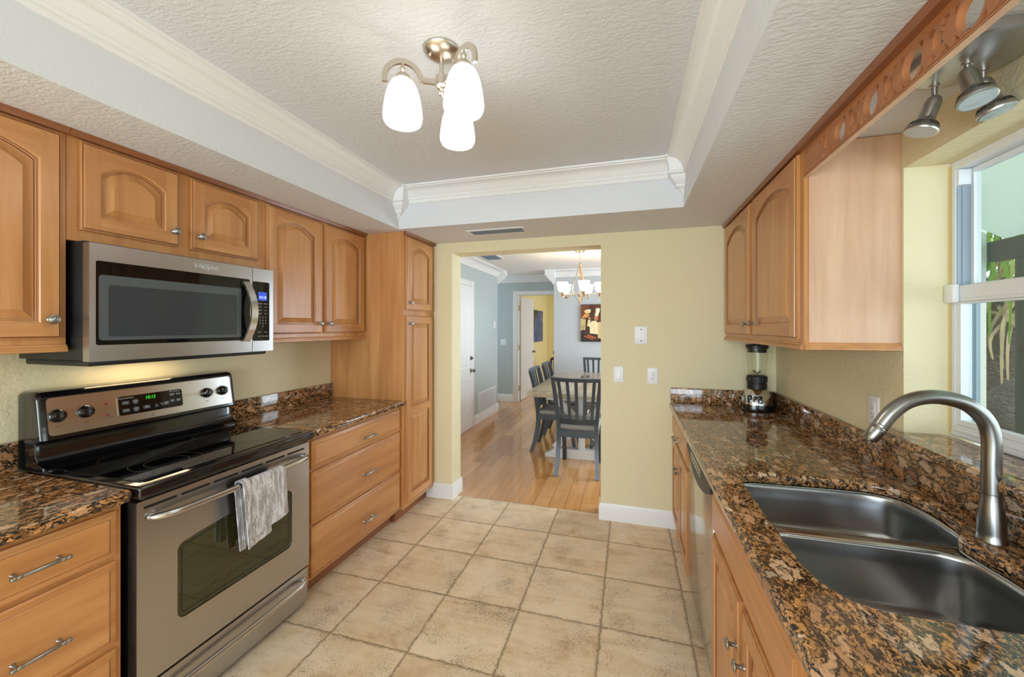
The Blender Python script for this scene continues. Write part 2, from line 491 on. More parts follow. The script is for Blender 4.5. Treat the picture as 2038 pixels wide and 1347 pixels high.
# ------------------------------------------------------------------ mesh helpers
class MB:
    """collects shapes into one mesh; F maps local (a,b,c) to world"""

    def __init__(self, F=None):
        self.bm = bmesh.new()
        self.F = F or Matrix.Identity(4)

    def v(self, p):
        return self.bm.verts.new(self.F @ Vector(p))

    def face(self, vs, mi=0):
        try:
            f = self.bm.faces.new(vs)
            f.material_index = mi
            return f
        except ValueError:
            return None

    def absorb(self, tb, mi=None):
        mp = {}
        for v in tb.verts:
            mp[v] = self.v(v.co)
        for f in tb.faces:
            self.face([mp[v] for v in f.verts], f.material_index if mi is None else mi)
        tb.free()

    def box(self, lo, hi, mi=0, bev=0.0, seg=2):
        lo, hi = [min(a, b) for a, b in zip(lo, hi)], [max(a, b) for a, b in zip(lo, hi)]
        tb = bmesh.new()
        bmesh.ops.create_cube(tb, size=1.0)
        for v in tb.verts:
            v.co = Vector(((lo[i] + hi[i]) / 2 + v.co[i] * (hi[i] - lo[i]) for i in range(3)))
        if bev > 0:
            bev = min(bev, 0.45 * min(hi[i] - lo[i] for i in range(3)))
            bmesh.ops.bevel(tb, geom=tb.edges[:], offset=bev, segments=seg, profile=0.5, affect='EDGES')
        self.absorb(tb, mi)
        return self

    def rings(self, rings, closed=True, cap0=False, cap1=False, mis=None, mi=0):
        vr = [[self.v(p) for p in r] for r in rings]
        for i in range(len(vr) - 1):
            a, b = vr[i], vr[i + 1]
            n = len(a)
            m = mis[i] if mis else mi
            for j in range(n if closed else n - 1):
                k = (j + 1) % n
                self.face([a[j], a[k], b[k], b[j]], m)
        if cap0:
            self.face(list(reversed(vr[0])), mis[0] if mis else mi)
        if cap1:
            self.face(vr[-1], mis[-1] if mis else mi)
        return self

    def lathe(self, prof, c=(0, 0, 0), axis='z', n=24, mi=0, T=None, cap=True, sq=None):
        """prof = [(radius, height)]"""
        c = Vector(c)
        rs = []
        for r, h in prof:
            ring = []
            for i in range(n):
                a = 2 * PI * i / n
                ca, sa = math.cos(a), math.sin(a)
                if sq:
                    k = (abs(ca) ** sq + abs(sa) ** sq) ** (-1.0 / sq)
                    ca, sa = ca * k, sa * k
                p = Vector((r * ca, r * sa, h))
                if T is not None:
                    p = T @ p
                elif axis == 'x':
                    p = Vector((p.z, p.x, p.y))
                elif axis == '-x':
                    p = Vector((-p.z, -p.x, p.y))
                elif axis == 'y':
                    p = Vector((p.y, p.z, p.x))
                elif axis == '-y':
                    p = Vector((p.x, -p.z, p.y))
                elif axis == '-z':
                    p = Vector((p.x, -p.y, -p.z))
                ring.append(c + p)
            rs.append(ring)
        return self.rings(rs, True, cap, cap, mi=mi)

    def cyl(self, p0, p1, r0, r1=None, n=16, mi=0):
        p0, p1 = Vector(p0), Vector(p1)
        return self.tube([p0, p1], [r0, r1 if r1 is not None else r0], n, mi)

    def tube(self, pts, rad, n=12, mi=0, cap=True, flat=None):
        pts = [Vector(p) for p in pts]
        if not hasattr(rad, '__len__'):
            rad = [rad] * len(pts)
        d0 = (pts[1] - pts[0]).normalized()
        up = Vector((0, 0, 1)) if abs(d0.z) < 0.9 else Vector((1, 0, 0))
        x = d0.cross(up).normalized()
        rs = []
        for i, p in enumerate(pts):
            if i == 0:
                d = pts[1] - pts[0]
            elif i == len(pts) - 1:
                d = pts[-1] - pts[-2]
            else:
                d = (pts[i + 1] - p).normalized() + (p - pts[i - 1]).normalized()
            d = d.normalized()
            x = (x - d * x.dot(d)).normalized()
            y = d.cross(x)
            ring = []
            for k in range(n):
                a = 2 * PI * k / n
                q = x * math.cos(a) * rad[i] + y * math.sin(a) * rad[i] * (flat or 1.0)
                ring.append(p + q)
            rs.append(ring)
        return self.rings(rs, True, cap, cap, mi=mi)

    def bar(self, pts, w, h, up=(0, 0, 1), mi=0):
        """rectangular section swept along pts; w across, h along up"""
        pts = [Vector(p) for p in pts]
        up = Vector(up)
        rs = []
        for i, p in enumerate(pts):
            if i == 0:
                d = pts[1] - pts[0]
            elif i == len(pts) - 1:
                d = pts[-1] - pts[-2]
            else:
                d = (pts[i + 1] - p).normalized() + (p - pts[i - 1]).normalized()
            d.normalize()
            x = d.cross(up).normalized()
            y = x.cross(d).normalized()
            ww = w[i] if hasattr(w, '__len__') else w
            hh = h[i] if hasattr(h, '__len__') else h
            rs.append([p + x * sx * ww / 2 + y * sy * hh / 2 for sx, sy in ((-1, -1), (1, -1), (1, 1), (-1, 1))])
        return self.rings(rs, True, True, True, mi=mi)

    def sphere(self, c, r, n=16, mi=0, sz=1.0):
        m = max(6, n // 2)
        prof = [(r * math.sin(PI * i / m) + 1e-5, -r * sz * math.cos(PI * i / m)) for i in range(m + 1)]
        return self.lathe(prof, c, 'z', n, mi)

    def poly(self, outer, holes=(), c0=0.0, c1=0.01, mi=0, back=True, side_mi=None):
        """flat polygon with holes in local (a,b), extruded from c0 to c1"""
        loops = [list(outer)] + [list(h) for h in holes]
        v3 = [[Vector((p[0], p[1], 0)) for p in L] for L in loops]
        tris = geometry.tessellate_polygon(v3)
        flat = [p for L in loops for p in L]
        top = [self.v((p[0], p[1], c1)) for p in flat]
        bot = [self.v((p[0], p[1], c0)) for p in flat]
        for t in tris:
            self.face([top[i] for i in t], mi)
            if back:
                self.face([bot[i] for i in reversed(t)], mi)
        o = 0
        for L in loops:
            n = len(L)
            for j in range(n):
                k = (j + 1) % n
                self.face([top[o + j], top[o + k], bot[o + k], bot[o + j]], mi if side_mi is None else side_mi)
            o += n
        return self


def frame(O, side):
    """local a = along, b = up, c = out of the surface"""
    O = Vector(O)
    U, N = {'+x': ((0, 1, 0), (1, 0, 0)), '-x': ((0, -1, 0), (-1, 0, 0)), '-y': ((1, 0, 0), (0, -1, 0)), '+y': ((-1, 0, 0), (0, 1, 0))}[side]
    V = Vector((0, 0, 1))
    U, N = Vector(U), Vector(N)
    return Matrix(((U.x, V.x, N.x, O.x), (U.y, V.y, N.y, O.y), (U.z, V.z, N.z, O.z), (0, 0, 0, 1)))


def rrect(x0, x1, y0, y1, r, n=5):
    pts = []
    for cx, cy, a0 in ((x1 - r, y0 + r, -90), (x1 - r, y1 - r, 0), (x0 + r, y1 - r, 90), (x0 + r, y0 + r, 180)):
        for i in range(n + 1):
            a = R(a0 + 90.0 * i / n)
            pts.append((cx + r * math.cos(a), cy + r * math.sin(a)))
    return pts


def circle(cx, cy, r, n=28, ry=None):
    return [(cx + r * math.cos(2 * PI * i / n), cy + (ry or r) * math.sin(2 * PI * i / n)) for i in range(n)]


def smooth(pts, n=6, closed=False):
    pts = [Vector(p) for p in pts]
    out = []
    N = len(pts)
    rng = range(N) if closed else range(N - 1)
    for i in rng:
        if closed:
            p0, p1, p2, p3 = pts[i - 1], pts[i], pts[(i + 1) % N], pts[(i + 2) % N]
        else:
            p0, p1, p2, p3 = pts[max(i - 1, 0)], pts[i], pts[i + 1], pts[min(i + 2, N - 1)]
        for k in range(n):
            t = k / n
            out.append(0.5 * ((2 * p1) + (p2 - p0) * t + (2 * p0 - 5 * p1 + 4 * p2 - p3) * t * t + (3 * p1 - p0 - 3 * p2 + p3) * t ** 3))
    if not closed:
        out.append(pts[-1].copy())
    return out


def offset(poly, d):
    """move a closed 2D outline outwards by d (counter-clockwise input)"""
    n = len(poly)
    out = []
    for i in range(n):
        a, b, c = Vector(poly[i - 1][:2]), Vector(poly[i][:2]), Vector(poly[(i + 1) % n][:2])
        e1, e2 = (b - a), (c - b)
        if e1.length < 1e-9 or e2.length < 1e-9:
            out.append((b.x, b.y))
            continue
        e1.normalize()
        e2.normalize()
        n1, n2 = Vector((e1.y, -e1.x)), Vector((e2.y, -e2.x))
        m = (n1 + n2)
        if m.length < 1e-6:
            m = n1
        m.normalize()
        k = d / max(0.5, m.dot(n1))
        out.append((b.x + m.x * k, b.y + m.y * k))
    return out


def root_of(o):
    while o.parent:
        o = o.parent
    return o


def tag(o, label=None, cat=None, group=None, kind=None):
    if label:
        o['label'] = label
    if cat:
        o['category'] = cat
    if group:
        o['group'] = group
    if kind:
        o['kind'] = kind
    return o


def thing(name, loc, label, cat, group=None, rz=0.0):
    o = bpy.data.objects.new(name, None)
    o.location = loc
    o.rotation_euler = (0, 0, rz)
    o.empty_display_size = 0.05
    COL.objects.link(o)
    return tag(o, label, cat, group)


def put(name, mb, mats, parent=None, label=None, cat=None, group=None, kind=None, local=False, angle=38, merge=False):
    """link the collected mesh as one object; coordinates are world unless local"""
    bm = mb.bm
    if merge:
        bmesh.ops.remove_doubles(bm, verts=bm.verts[:], dist=1e-5)
    bmesh.ops.recalc_face_normals(bm, faces=bm.faces[:])
    lim = R(angle)
    for f in bm.faces:
        f.smooth = any(len(e.link_faces) == 2 and 0.003 < e.calc_face_angle(0.0) < lim for e in f.edges)
    me = bpy.data.meshes.new(name)
    bm.to_mesh(me)
    bm.free()
    if not isinstance(mats, (list, tuple)):
        mats = [mats]
    for m in mats:
        me.materials.append(M[m] if isinstance(m, str) else m)
    me.set_sharp_from_angle(angle=R(angle))
    o = bpy.data.objects.new(name, me)
    COL.objects.link(o)
    if parent is not None:
        if not local:
            me.transform(Matrix.Translation(-Vector(root_of(parent).location)))
        o.parent = parent
    elif not local:
        xs = [v.co for v in me.vertices]
        lo = Vector((min(c[i] for c in xs) for i in range(3)))
        hi = Vector((max(c[i] for c in xs) for i in range(3)))
        b = Vector(((lo.x + hi.x) / 2, (lo.y + hi.y) / 2, lo.z))
        if kind == 'structure':
            b = Vector((0, 0, 0))
        me.transform(Matrix.Translation(-b))
        o.location = b
    return tag(o, label, cat, group, kind)


def text(name, body, size, F, mat, parent, ext=0.0004, align='CENTER', sx=1.0, label=None, shear=0.0):
    cu = bpy.data.curves.new(name, 'FONT')
    cu.body = body
    cu.size = size
    cu.align_x = align
    cu.align_y = 'CENTER'
    cu.extrude = ext
    cu.shear = shear
    to = bpy.data.objects.new('tmp', cu)
    COL.objects.link(to)
    dg = bpy.context.evaluated_depsgraph_get()
    me = bpy.data.meshes.new_from_object(to.evaluated_get(dg))
    bpy.data.objects.remove(to)
    me.transform(Matrix.Diagonal((sx, 1, 1, 1)))
    me.transform(F)
    me.transform(Matrix.Translation(-Vector(root_of(parent).location)))
    me.materials.clear()
    me.materials.append(M[mat])
    o = bpy.data.objects.new(name, me)
    COL.objects.link(o)
    o.parent = parent
    return tag(o, label)


def struct(name, mb, mats, label, cat, angle=38):
    return put(name, mb, mats, None, label, cat, None, 'structure', angle=angle)


# ------------------------------------------------------------------ room shell
LX, RX, FY, BY = -2.245, 0.955, 3.09, -2.7      # kitchen left, right, far, rear walls
SZ, CZ = 2.16, 2.44                             # soffit and tray ceiling
TX0, TX1, TY0, TY1 = -1.60, 0.312, -1.2, 2.55   # tray
DX0, DX1, DZ, FY2 = -1.43, -0.203, 2.072, 3.27  # doorway in the far wall
DLX, DLY, GY, GX, HY = -2.19, 6.6, 6.9, -1.255, 7.5

b = MB()
b.box((LX - 0.1, BY - 0.1, -0.1), (RX + 0.4, 3.175, 0))
struct('floor', b, 'travertine', 'tumbled beige travertine tile floor of the kitchen', 'floor')
b = MB()
b.box((-3.7, 3.175, -0.1), (2.2, 11.2, 0))
struct('floor_dining', b, 'planks', 'glossy honey plank floor beyond the doorway', 'floor')

b = MB()
b.box((LX - 0.12, BY - 0.1, 0), (LX, FY2, 2.6))
struct('wall_left', b, 'wall', 'yellow textured wall behind the range and left cabinets', 'wall')

WY0, WY1, WZ0, WZ1 = 0.46, 1.785, 1.034, 2.025    # window opening
b = MB()
b.box((RX, BY - 0.1, 0), (RX + 0.2, WY0, 2.6))
b.box((RX, WY1, 0), (RX + 0.2, FY2, 2.6))
b.box((RX, WY0, 0), (RX + 0.2, WY1, WZ0))
b.box((RX, WY0, WZ1), (RX + 0.2, WY1, 2.6))
struct('wall_right', b, 'wall', 'yellow textured wall around the sink window', 'wall')

b = MB()
b.box((LX, FY, 0), (DX0, FY2, 2.6), bev=0.0)
b.box((DX1, FY, 0), (RX, FY2, 2.6))
b.box((DX0, FY, DZ), (DX1, FY2, 2.6))
struct('wall_far', b, 'wall', 'yellow textured wall with the wide opening to the dining room', 'wall')

b = MB()
b.box((LX, BY - 0.1, 0), (-1.95, BY, 2.6))
b.box((0.65, BY - 0.1, 0), (RX, BY, 2.6))
b.box((-1.95, BY - 0.1, 2.15), (0.65, BY, 2.6))
struct('wall_rear', b, 'wall', 'yellow wall with patio doors at the rear of the kitchen', 'wall')

b = MB()
b.box((LX - 0.1, BY - 0.1, SZ), (TX0, FY, 2.6))
b.box((TX1, BY - 0.1, SZ), (RX + 0.1, FY, 2.6))
b.box((TX0, TY1, SZ), (TX1, FY, 2.6))
b.box((TX0, BY - 0.1, SZ), (TX1, TY0, 2.6))
b.box((TX0, TY0, CZ), (TX1, TY1, 2.6))
b.bm.faces.ensure_lookup_table()
for f in b.bm.faces:
    f.normal_update()
    c = f.calc_center_median()
    if abs(f.normal.z) < 0.1 and (abs(c.x - TX0) < 1e-3 or abs(c.y - TY1) < 1e-3 or abs(c.y - TY0) < 1e-3):
        f.material_index = 1
struct('ceiling', b, ['ceil', 'fascia'], 'white textured tray ceiling with a lower soffit all round', 'ceiling')

# crown moulding in the tray
PROF = [(0.0, 2.333), (0.008, 2.333), (0.013, 2.339), (0.013, 2.349), (0.009, 2.355), (0.015, 2.359), (0.019, 2.366), (0.017, 2.374), (0.022, 2.378),
        (0.030, 2.392), (0.044, 2.407), (0.062, 2.418), (0.082, 2.424), (0.084, 2.429), (0.097, 2.430), (0.099, 2.44), (0.0, 2.44)]


def tray_ring(o, z):
    return [(TX0 + o, TY0 + o, z), (TX1 - o, TY0 + o, z), (TX1 - o, TY1 - o, z), (TX0 + o, TY1 - o, z)]


b = MB()
b.rings([tray_ring(o, z) for o, z in PROF])
struct('trim_1', b, 'white_trim', 'white crown moulding round the tray ceiling', 'crown moulding', 30)


def corner_block(name, cx, cy, dx, dy, label, k=1.0, zt=2.44, drop=0.21):
    b = MB()
    rs = []
    for s, z in ((0.112, 0.0), (0.112, -0.012), (0.100, -0.014), (0.100, -0.03), (0.092, -0.055), (0.088, -0.085), (0.092, -0.09), (0.092, -0.104), (0.080, -0.108),
                 (0.074, -0.125), (0.058, -0.145), (0.044, -0.155), (0.048, -0.158), (0.046, -0.168), (0.030, -0.176), (0.018, -0.19), (0.004, -drop)):
        s *= k
        rs.append([(cx, cy, zt + z), (cx + dx * s, cy, zt + z), (cx + dx * s, cy + dy * s, zt + z), (cx, cy + dy * s, zt + z)])
    b.rings(rs, True, True, True)
    return struct(name, b, 'white_trim', label, 'corner block', 30)


corner_block('trim_2', TX0, TY1, 1, -1, 'white pointed corner block of the tray crown above the pantry')
corner_block('trim_3', TX1, TY1, -1, -1, 'white pointed corner block of the tray crown nearest the right cabinets')


def baseboard(b, p0, p1, n, h=0.125, t=0.014):
    base_run(b, [p0, p1], [n, n], h, t)


def base_run(b, pts, ns, h=0.125, t=0.014):
    """mitred run along the wall; ns = outward (mitre) direction per point"""
    prof = [(0, 0.0005), (t, 0.0005), (t, h - 0.035), (t * 0.8, h - 0.028), (t * 0.8, h - 0.018), (t * 0.45, h - 0.008), (t * 0.3, h), (0, h)]
    b.rings([[(p[0] + n[0] * o, p[1] + n[1] * o, z) for o, z in prof] for p, n in zip(pts, ns)], True, True, True)


b = MB()
base_run(b, [(0.36, FY), (DX1, FY), (DX1, FY2 + 0.01)], [(0, -1), (-1, -1), (-1, 0)])
struct('baseboard_right', b, 'white_trim', 'white baseboard under the switch and outlet, right of the doorway', 'baseboard')
b = MB()
base_run(b, [(-1.665, FY), (DX0, FY), (DX0, FY2 + 0.01)], [(0, -1), (1, -1), (1, 0)])
struct('baseboard_left', b, 'white_trim', 'white baseboard between the pantry and the doorway', 'baseboard')

# ------------------------------------------------------------------ dining room shell
b = MB()
b.box((DLX - 0.15, FY2, 0), (DLX, DLY, 2.6))
struct('wall_dining_left', b, 'blue_wall', 'blue grey dining room wall with the closed white door', 'wall')
b = MB()
b.box((-3.6, HY, 0), (-2.083, HY + 0.12, 2.6))
b.box((-2.083, HY, 2.07), (-1.2, HY + 0.12, 2.6))
b.box((-1.20, HY, 0), (1.2, HY + 0.12, 2.6))
struct('wall_hall', b, 'blue_wall', 'blue grey hall wall around the open white door', 'wall')
b = MB()
b.box((-3.7, DLY - 0.2, 0), (-3.6, HY + 0.1, 2.6))
b.box((-3.6, DLY - 0.15, 0), (DLX - 0.15, DLY - 0.02, 2.6))
struct('wall_hall_end', b, 'blue_wall', 'blue grey end walls of the hall', 'wall')
b = MB()
b.box((GX, GY, 0), (2.2, GY + 0.14, 2.6))
b.box((GX, GY + 0.14, 0), (GX + 0.14, HY, 2.6))
struct('wall_dining_far', b, 'grey_wall', 'pale grey dining wall behind the table carrying the chef painting', 'wall')
b = MB()
b.box((2.1, 3.452, 0), (2.2, 3.8, 2.6))
b.box((2.1, 6.2, 0), (2.2, GY, 2.6))
b.box((2.1, 3.8, 0), (2.2, 6.2, 0.4))
b.box((2.1, 3.8, 2.15), (2.2, 6.2, 2.6))
b.box((RX + 0.201, 3.452, 0), (2.0999, 3.50, 2.6))
b.box((RX, FY2 + 0.0005, 0), (RX + 0.2, 3.50, 2.6))
struct('wall_dining_right', b, 'grey_wall', 'pale grey dining wall with a window, right of the table', 'wall')
b = MB()
b.box((-3.7, FY2, CZ), (2.2, 11.2, 2.6))
struct('ceiling_dining', b, 'ceil_smooth', 'smooth white ceiling over the dining table', 'ceiling')
b = MB()
b.box((-2.3, HY + 0.12, 0), (-2.2, 11.1, 2.6))
b.box((-2.2, 11.0, 0), (1.1, 11.1, 2.6))
b.box((1.0, HY + 0.12, 0), (1.1, 8.2, 2.6))
b.box((1.0, 10.4, 0), (1.1, 11.0, 2.6))
b.box((1.0, 8.2, 2.2), (1.1, 10.4, 2.6))
b.box((1.0, 8.2, 0), (1.1, 10.4, 0.5))
struct('wall_study', b, 'study_wall', 'yellow walls of the far room seen through the open door', 'wall')


def sweep_crown(b, pts, ins, k=1.15, zt=2.44):
    """pts: 2D polyline on the wall, ins: 2D offset direction per point (mitred)"""
    rs = []
    for o, z in PROF:
        o *= k
        zz = zt - (2.44 - z) * k
        rs.append([(p[0] + n[0] * o, p[1] + n[1] * o, zz) for p, n in zip(pts, ins)])
    # rings run along the profile, open along the polyline
    b.rings(rs, closed=False)


b = MB()
sweep_crown(b, [(DLX, FY2), (DLX, DLY), (DLX - 0.6, DLY)], [(1, 0), (1, 1), (0, 1)])
struct('trim_4', b, 'white_trim', 'white crown moulding along the left dining wall', 'crown moulding', 30)
b = MB()
sweep_crown(b, [(-3.6, HY), (GX, HY), (GX, GY), (2.1, GY)], [(0, -1), (-1, -1), (-1, -1), (0, -1)])
struct('trim_5', b, 'white_trim', 'white crown moulding along the hall and grey dining wall', 'crown moulding', 30)


def outer_block(name, cx, cy, dx, dy, label):
    b = MB()
    rs = []
    for s, z in ((0.135, 0.0), (0.135, -0.10), (0.120, -0.104), (0.105, -0.13), (0.08, -0.155), (0.075, -0.165), (0.04, -0.20), (0.008, -0.245)):
        x0, x1 = cx - dx * 0.03 * min(1, s * 10), cx + dx * s
        y0, y1 = cy - dy * 0.03 * min(1, s * 10), cy + dy * s
        rs.append([(x0, y0, 2.44 + z), (x1, y0, 2.44 + z), (x1, y1, 2.44 + z), (x0, y1, 2.44 + z)])
    b.rings(rs, True, True, True)
    return struct(name, b, 'white_trim', label, 'corner block', 30)


outer_block('trim_6', DLX, DLY, 1, 1, 'white crown corner block at the end of the left dining wall')
outer_block('trim_7', GX, GY, -1, -1, 'white crown corner block at the grey wall edge beside the chandelier')

b = MB()
base_run(b, [(DLX, 5.47), (DLX, DLY), (DLX - 0.3, DLY)], [(1, 0), (1, 1), (0, 1)], 0.14)
baseboard(b, (DLX, FY2), (DLX, 4.46), (1, 0), 0.14)
struct('baseboard_dining', b, 'white_trim', 'white baseboard under the louvred grille on the left dining wall', 'baseboard')
b = MB()
baseboard(b, (-3.6, HY), (-2.17, HY), (0, -1), 0.14)
struct('baseboard_hall', b, 'white_trim', 'white baseboard on the hall wall left of the open door', 'baseboard')
b = MB()
baseboard(b, (GX, GY), (2.1, GY), (0, -1), 0.14)
struct('baseboard_grey', b, 'white_trim', 'white baseboard of the grey wall behind the dining table', 'baseboard')


# ------------------------------------------------------------------ panelled door leaf
def panel_rings(u0, u1, v0, v1, arch=0.0, depth=0.0, n=14, axis_w=0.055, top_w=None, bot_w=None, prof=None):
    """one raised panel: rings from the frame face inwards"""
    prof = prof or [(0.0, 0.0195, 0), (0.0025, 0.0170, 0), (0.0060, 0.0165, 0), (0.0075, 0.0130, 1), (0.0110, 0.0125, 0), (0.0125, 0.0070, 1), (0.0155, 0.0065, 0), (0.0400, 0.0165, 0), (0.0412, 0.0180, 0)]
    out = []
    for ins, dep, mi in prof:
        a0, a1, b0, b1 = u0 + ins, u1 - ins, v0 + ins, v1 - ins
        pts = [(a0, b0, depth + dep), (a1, b0, depth + dep)]
        for i in range(n + 1):
            t = i / n
            x = a1 + (a0 - a1) * t
            s = 2 * t - 1
            z = b1 - arch * s * s if arch else b1
            pts.append((x, z, depth + dep))
        out.append((pts, mi))
    return out


def cab_door(b, u0, u1, v0, v1, arch=0.0, stile=0.055, splits=(), th=0.0195, n=14):
    """raised panel door in local coords; splits = z of the centre of extra rails"""
    # outer edge
    e = [(0, 0.0), (0, 0.012), (0.004, 0.0145), (0.0075, 0.015), (0.0095, th)]
    rings = [[(u0 + i, v0 + i, d), (u1 - i, v0 + i, d), (u1 - i, v1 - i, d), (u0 + i, v1 - i, d)] for i, d in e]
    b.rings(rings, True, True, False, mis=[0, 0, 1, 0])
    o = e[-1][0]
    edges = [v0 + stile] + [s for z in splits for s in (z - stile * 0.42, z + stile * 0.42)] + [v1 - stile]
    hs = []
    for i in range(0, len(edges), 2):
        top = (i + 2 >= len(edges))
        pr = panel_rings(u0 + stile, u1 - stile, edges[i], edges[i + 1], arch if top else 0.0, 0.0, n)
        hs.append([(p[0], p[1]) for p in pr[0][0]])
        b.rings([p for p, m in pr], True, False, True, mis=[m for p, m in pr][1:] + [0])

    def flat(pts, mi):
        b.face([b.v((x, z, th)) for x, z in pts], mi)
    s0, s1 = u0 + stile, u1 - stile
    flat([(u0 + o, v0 + o), (s0, v0 + o), (s0, v1 - o), (u0 + o, v1 - o)], 0)
    flat([(s1, v0 + o), (u1 - o, v0 + o), (u1 - o, v1 - o), (s1, v1 - o)], 0)
    flat([(s0, v0 + o), (s1, v0 + o), (s1, edges[0]), (s0, edges[0])], 2)
    for i in range(1, len(edges) - 1, 2):
        flat([(s0, edges[i]), (s1, edges[i]), (s1, edges[i + 1]), (s0, edges[i + 1])], 2)
    arc = hs[-1][2:]
    for p, q in zip(arc[:-1], arc[1:]):
        flat([q, p, (p[0], v1 - o), (q[0], v1 - o)], 2)


def slab_front(b, u0, u1, v0, v1):
    e = [(0, 0.0, 0), (0, 0.011, 0), (0.005, 0.0135, 0), (0.012, 0.0145, 0), (0.020, 0.0185, 1), (0.0215, 0.0185, 0), (0.023, 0.020, 0)]
    rings = [[(u0 + i, v0 + i, d), (u1 - i, v0 + i, d), (u1 - i, v1 - i, d), (u0 + i, v1 - i, d)] for i, d, m in e]
    b.rings(rings, True, True, True, mis=[0, 0, 0, 0, 1, 0])


def knob(parent, P, side, mat='pewter'):
    b = MB()
    ax = {'+x': 'x', '-x': '-x', '-y': '-y', '+y': 'y'}[side]
    b.lathe([(0.009, 0.0), (0.009, 0.003), (0.0062, 0.006), (0.0055, 0.016), (0.007, 0.019), (0.0155, 0.0215), (0.0165, 0.0235), (0.0155, 0.0255), (0.0135, 0.0262), (0.0128, 0.0255),
             (0.0115, 0.0275), (0.0098, 0.0282), (0.0092, 0.0275), (0.0078, 0.0295), (0.004, 0.0305), (0.0003, 0.0306)], P, ax, 24)
    return put('knob', b, mat, parent, 'pewter ringed knob' if mat == 'pewter' else None)


def pull(parent, F, L=0.108):
    """turned bar pull, local a along"""
    b = MB(F)
    h = L / 2
    pr = [(-h - 0.008, 0.004), (-h - 0.005, 0.0062), (-h + 0.001, 0.0065), (-h + 0.004, 0.0045), (-h + 0.007, 0.0065), (-h + 0.012, 0.0062), (-h + 0.016, 0.0042), (-h + 0.02, 0.0052), (0, 0.0062)]
    pr = pr + [(-x, r) for x, r in reversed(pr[:-1])]
    b.tube([(x, 0, 0.028) for x, r in pr], [r for x, r in pr], 12)
    for s in (-1, 1):
        b.tube([(s * (h - 0.008), 0, 0), (s * (h - 0.008), 0, 0.003), (s * (h - 0.008), 0, 0.006), (s * (h - 0.008), 0, 0.028)], [0.007, 0.006, 0.0042, 0.0042], 10)
    return put('handle', b, 'pewter', parent, 'pewter turned bar pull')


def cabinet(name, side, back, front, u0, u1, z0, z1, label, doors=(), drawers=(), top=False, rail=False, toe=False, group=None, cat='cabinet', side_mat=None, carcass='maple'):
    """side: facing; back/front: world x of the wall and of the face frame; u = world y range"""
    sgn = 1 if side == '+x' else -1
    wall, face = back, front
    cx, cy = (wall + face) / 2, (u0 + u1) / 2
    zb = 0.0 if toe else z0
    t = thing(name, (cx, cy, zb), label, cat, group)
    g = 0.0008
    b = MB()
    b.box((wall + sgn * g, u0 + g, z0), (face, u1 - g, z1))
    put('carcass', b, carcass, t)
    if toe:
        b = MB()
        b.box((wall + sgn * 0.01, u0 + g, 0.0), (face - sgn * 0.07, u1 - g, z0))
        put('toe_kick', b, 'maple_dark', t)

    def loc(y):  # world y to local a
        return y if side == '+x' else -y

    def fr():
        return frame((face + sgn * 0.0006, 0, 0), side)

    for d in doors:
        y0, y1, a, c = d[:4]
        opt = d[4] if len(d) > 4 else {}
        bb = MB(fr())
        la, lb = sorted((loc(y0), loc(y1)))
        cab_door(bb, la, lb, a, c, opt.get('arch', 0.0), opt.get('stile', 0.055), opt.get('splits', ()))
        dm = put('door', bb, ['maple', 'glaze', 'maple_flat'], t, angle=30, merge=False)
        for ky, kz in opt.get('knobs', ()):
            knob(dm, (face + sgn * 0.0201, ky, kz), side)
    for d in drawers:
        y0, y1, a, c = d[:4]
        opt = d[4] if len(d) > 4 else {}
        bb = MB(fr())
        la, lb = sorted((loc(y0), loc(y1)))
        slab_front(bb, la, lb, a, c)
        dm = put(opt.get('name', 'drawer'), bb, ['maple_flat', 'glaze'], t, angle=25)
        if not opt.get('nohandle'):
            hy = (y0 + y1) / 2 if 'hy' not in opt else opt['hy']
            hz = (a + c) / 2 if 'hz' not in opt else opt['hz']
            F = frame((face + sgn * 0.0206, hy, hz), side)
            pull(dm, F)
    if top:
        b = MB()
        prof = [(0.0, 2.138), (0.0205, 2.138), (0.0215, 2.142), (0.0225, 2.150), (0.026, 2.155), (0.027, 2.1592), (0.0, 2.1592)]
        b.rings([[(face + sgn * o, y, z) for o, z in prof] for y in (u0 + g, u1 - g)], True, True, True)
        put('top_moulding', b, 'maple_dark', t, 'darker brown moulding')
    if rail:
        b = MB()
        zt = z0
        prof = [(-0.01, zt + 0.026), (0.004, zt + 0.026), (0.007, zt + 0.022), (0.007, zt + 0.019), (0.011, zt + 0.016), (0.011, zt + 0.012), (0.014, zt + 0.009), (0.014, zt + 0.002), (0.012, zt), (-0.01, zt)]
        b.rings([[(face + sgn * o, y, z) for o, z in prof] for y in (u0 + g, u1 - g)], True, True, True)
        if rail == 2:   # returns along the near end
            b.rings([[(x, u0 + 0.001 - o, z) for o, z in prof] for x in (face + sgn * 0.0, wall + sgn * 0.001)], True, True, True)
        put('light_rail', b, ['maple_flat'], t)
    return t


A = 0.045
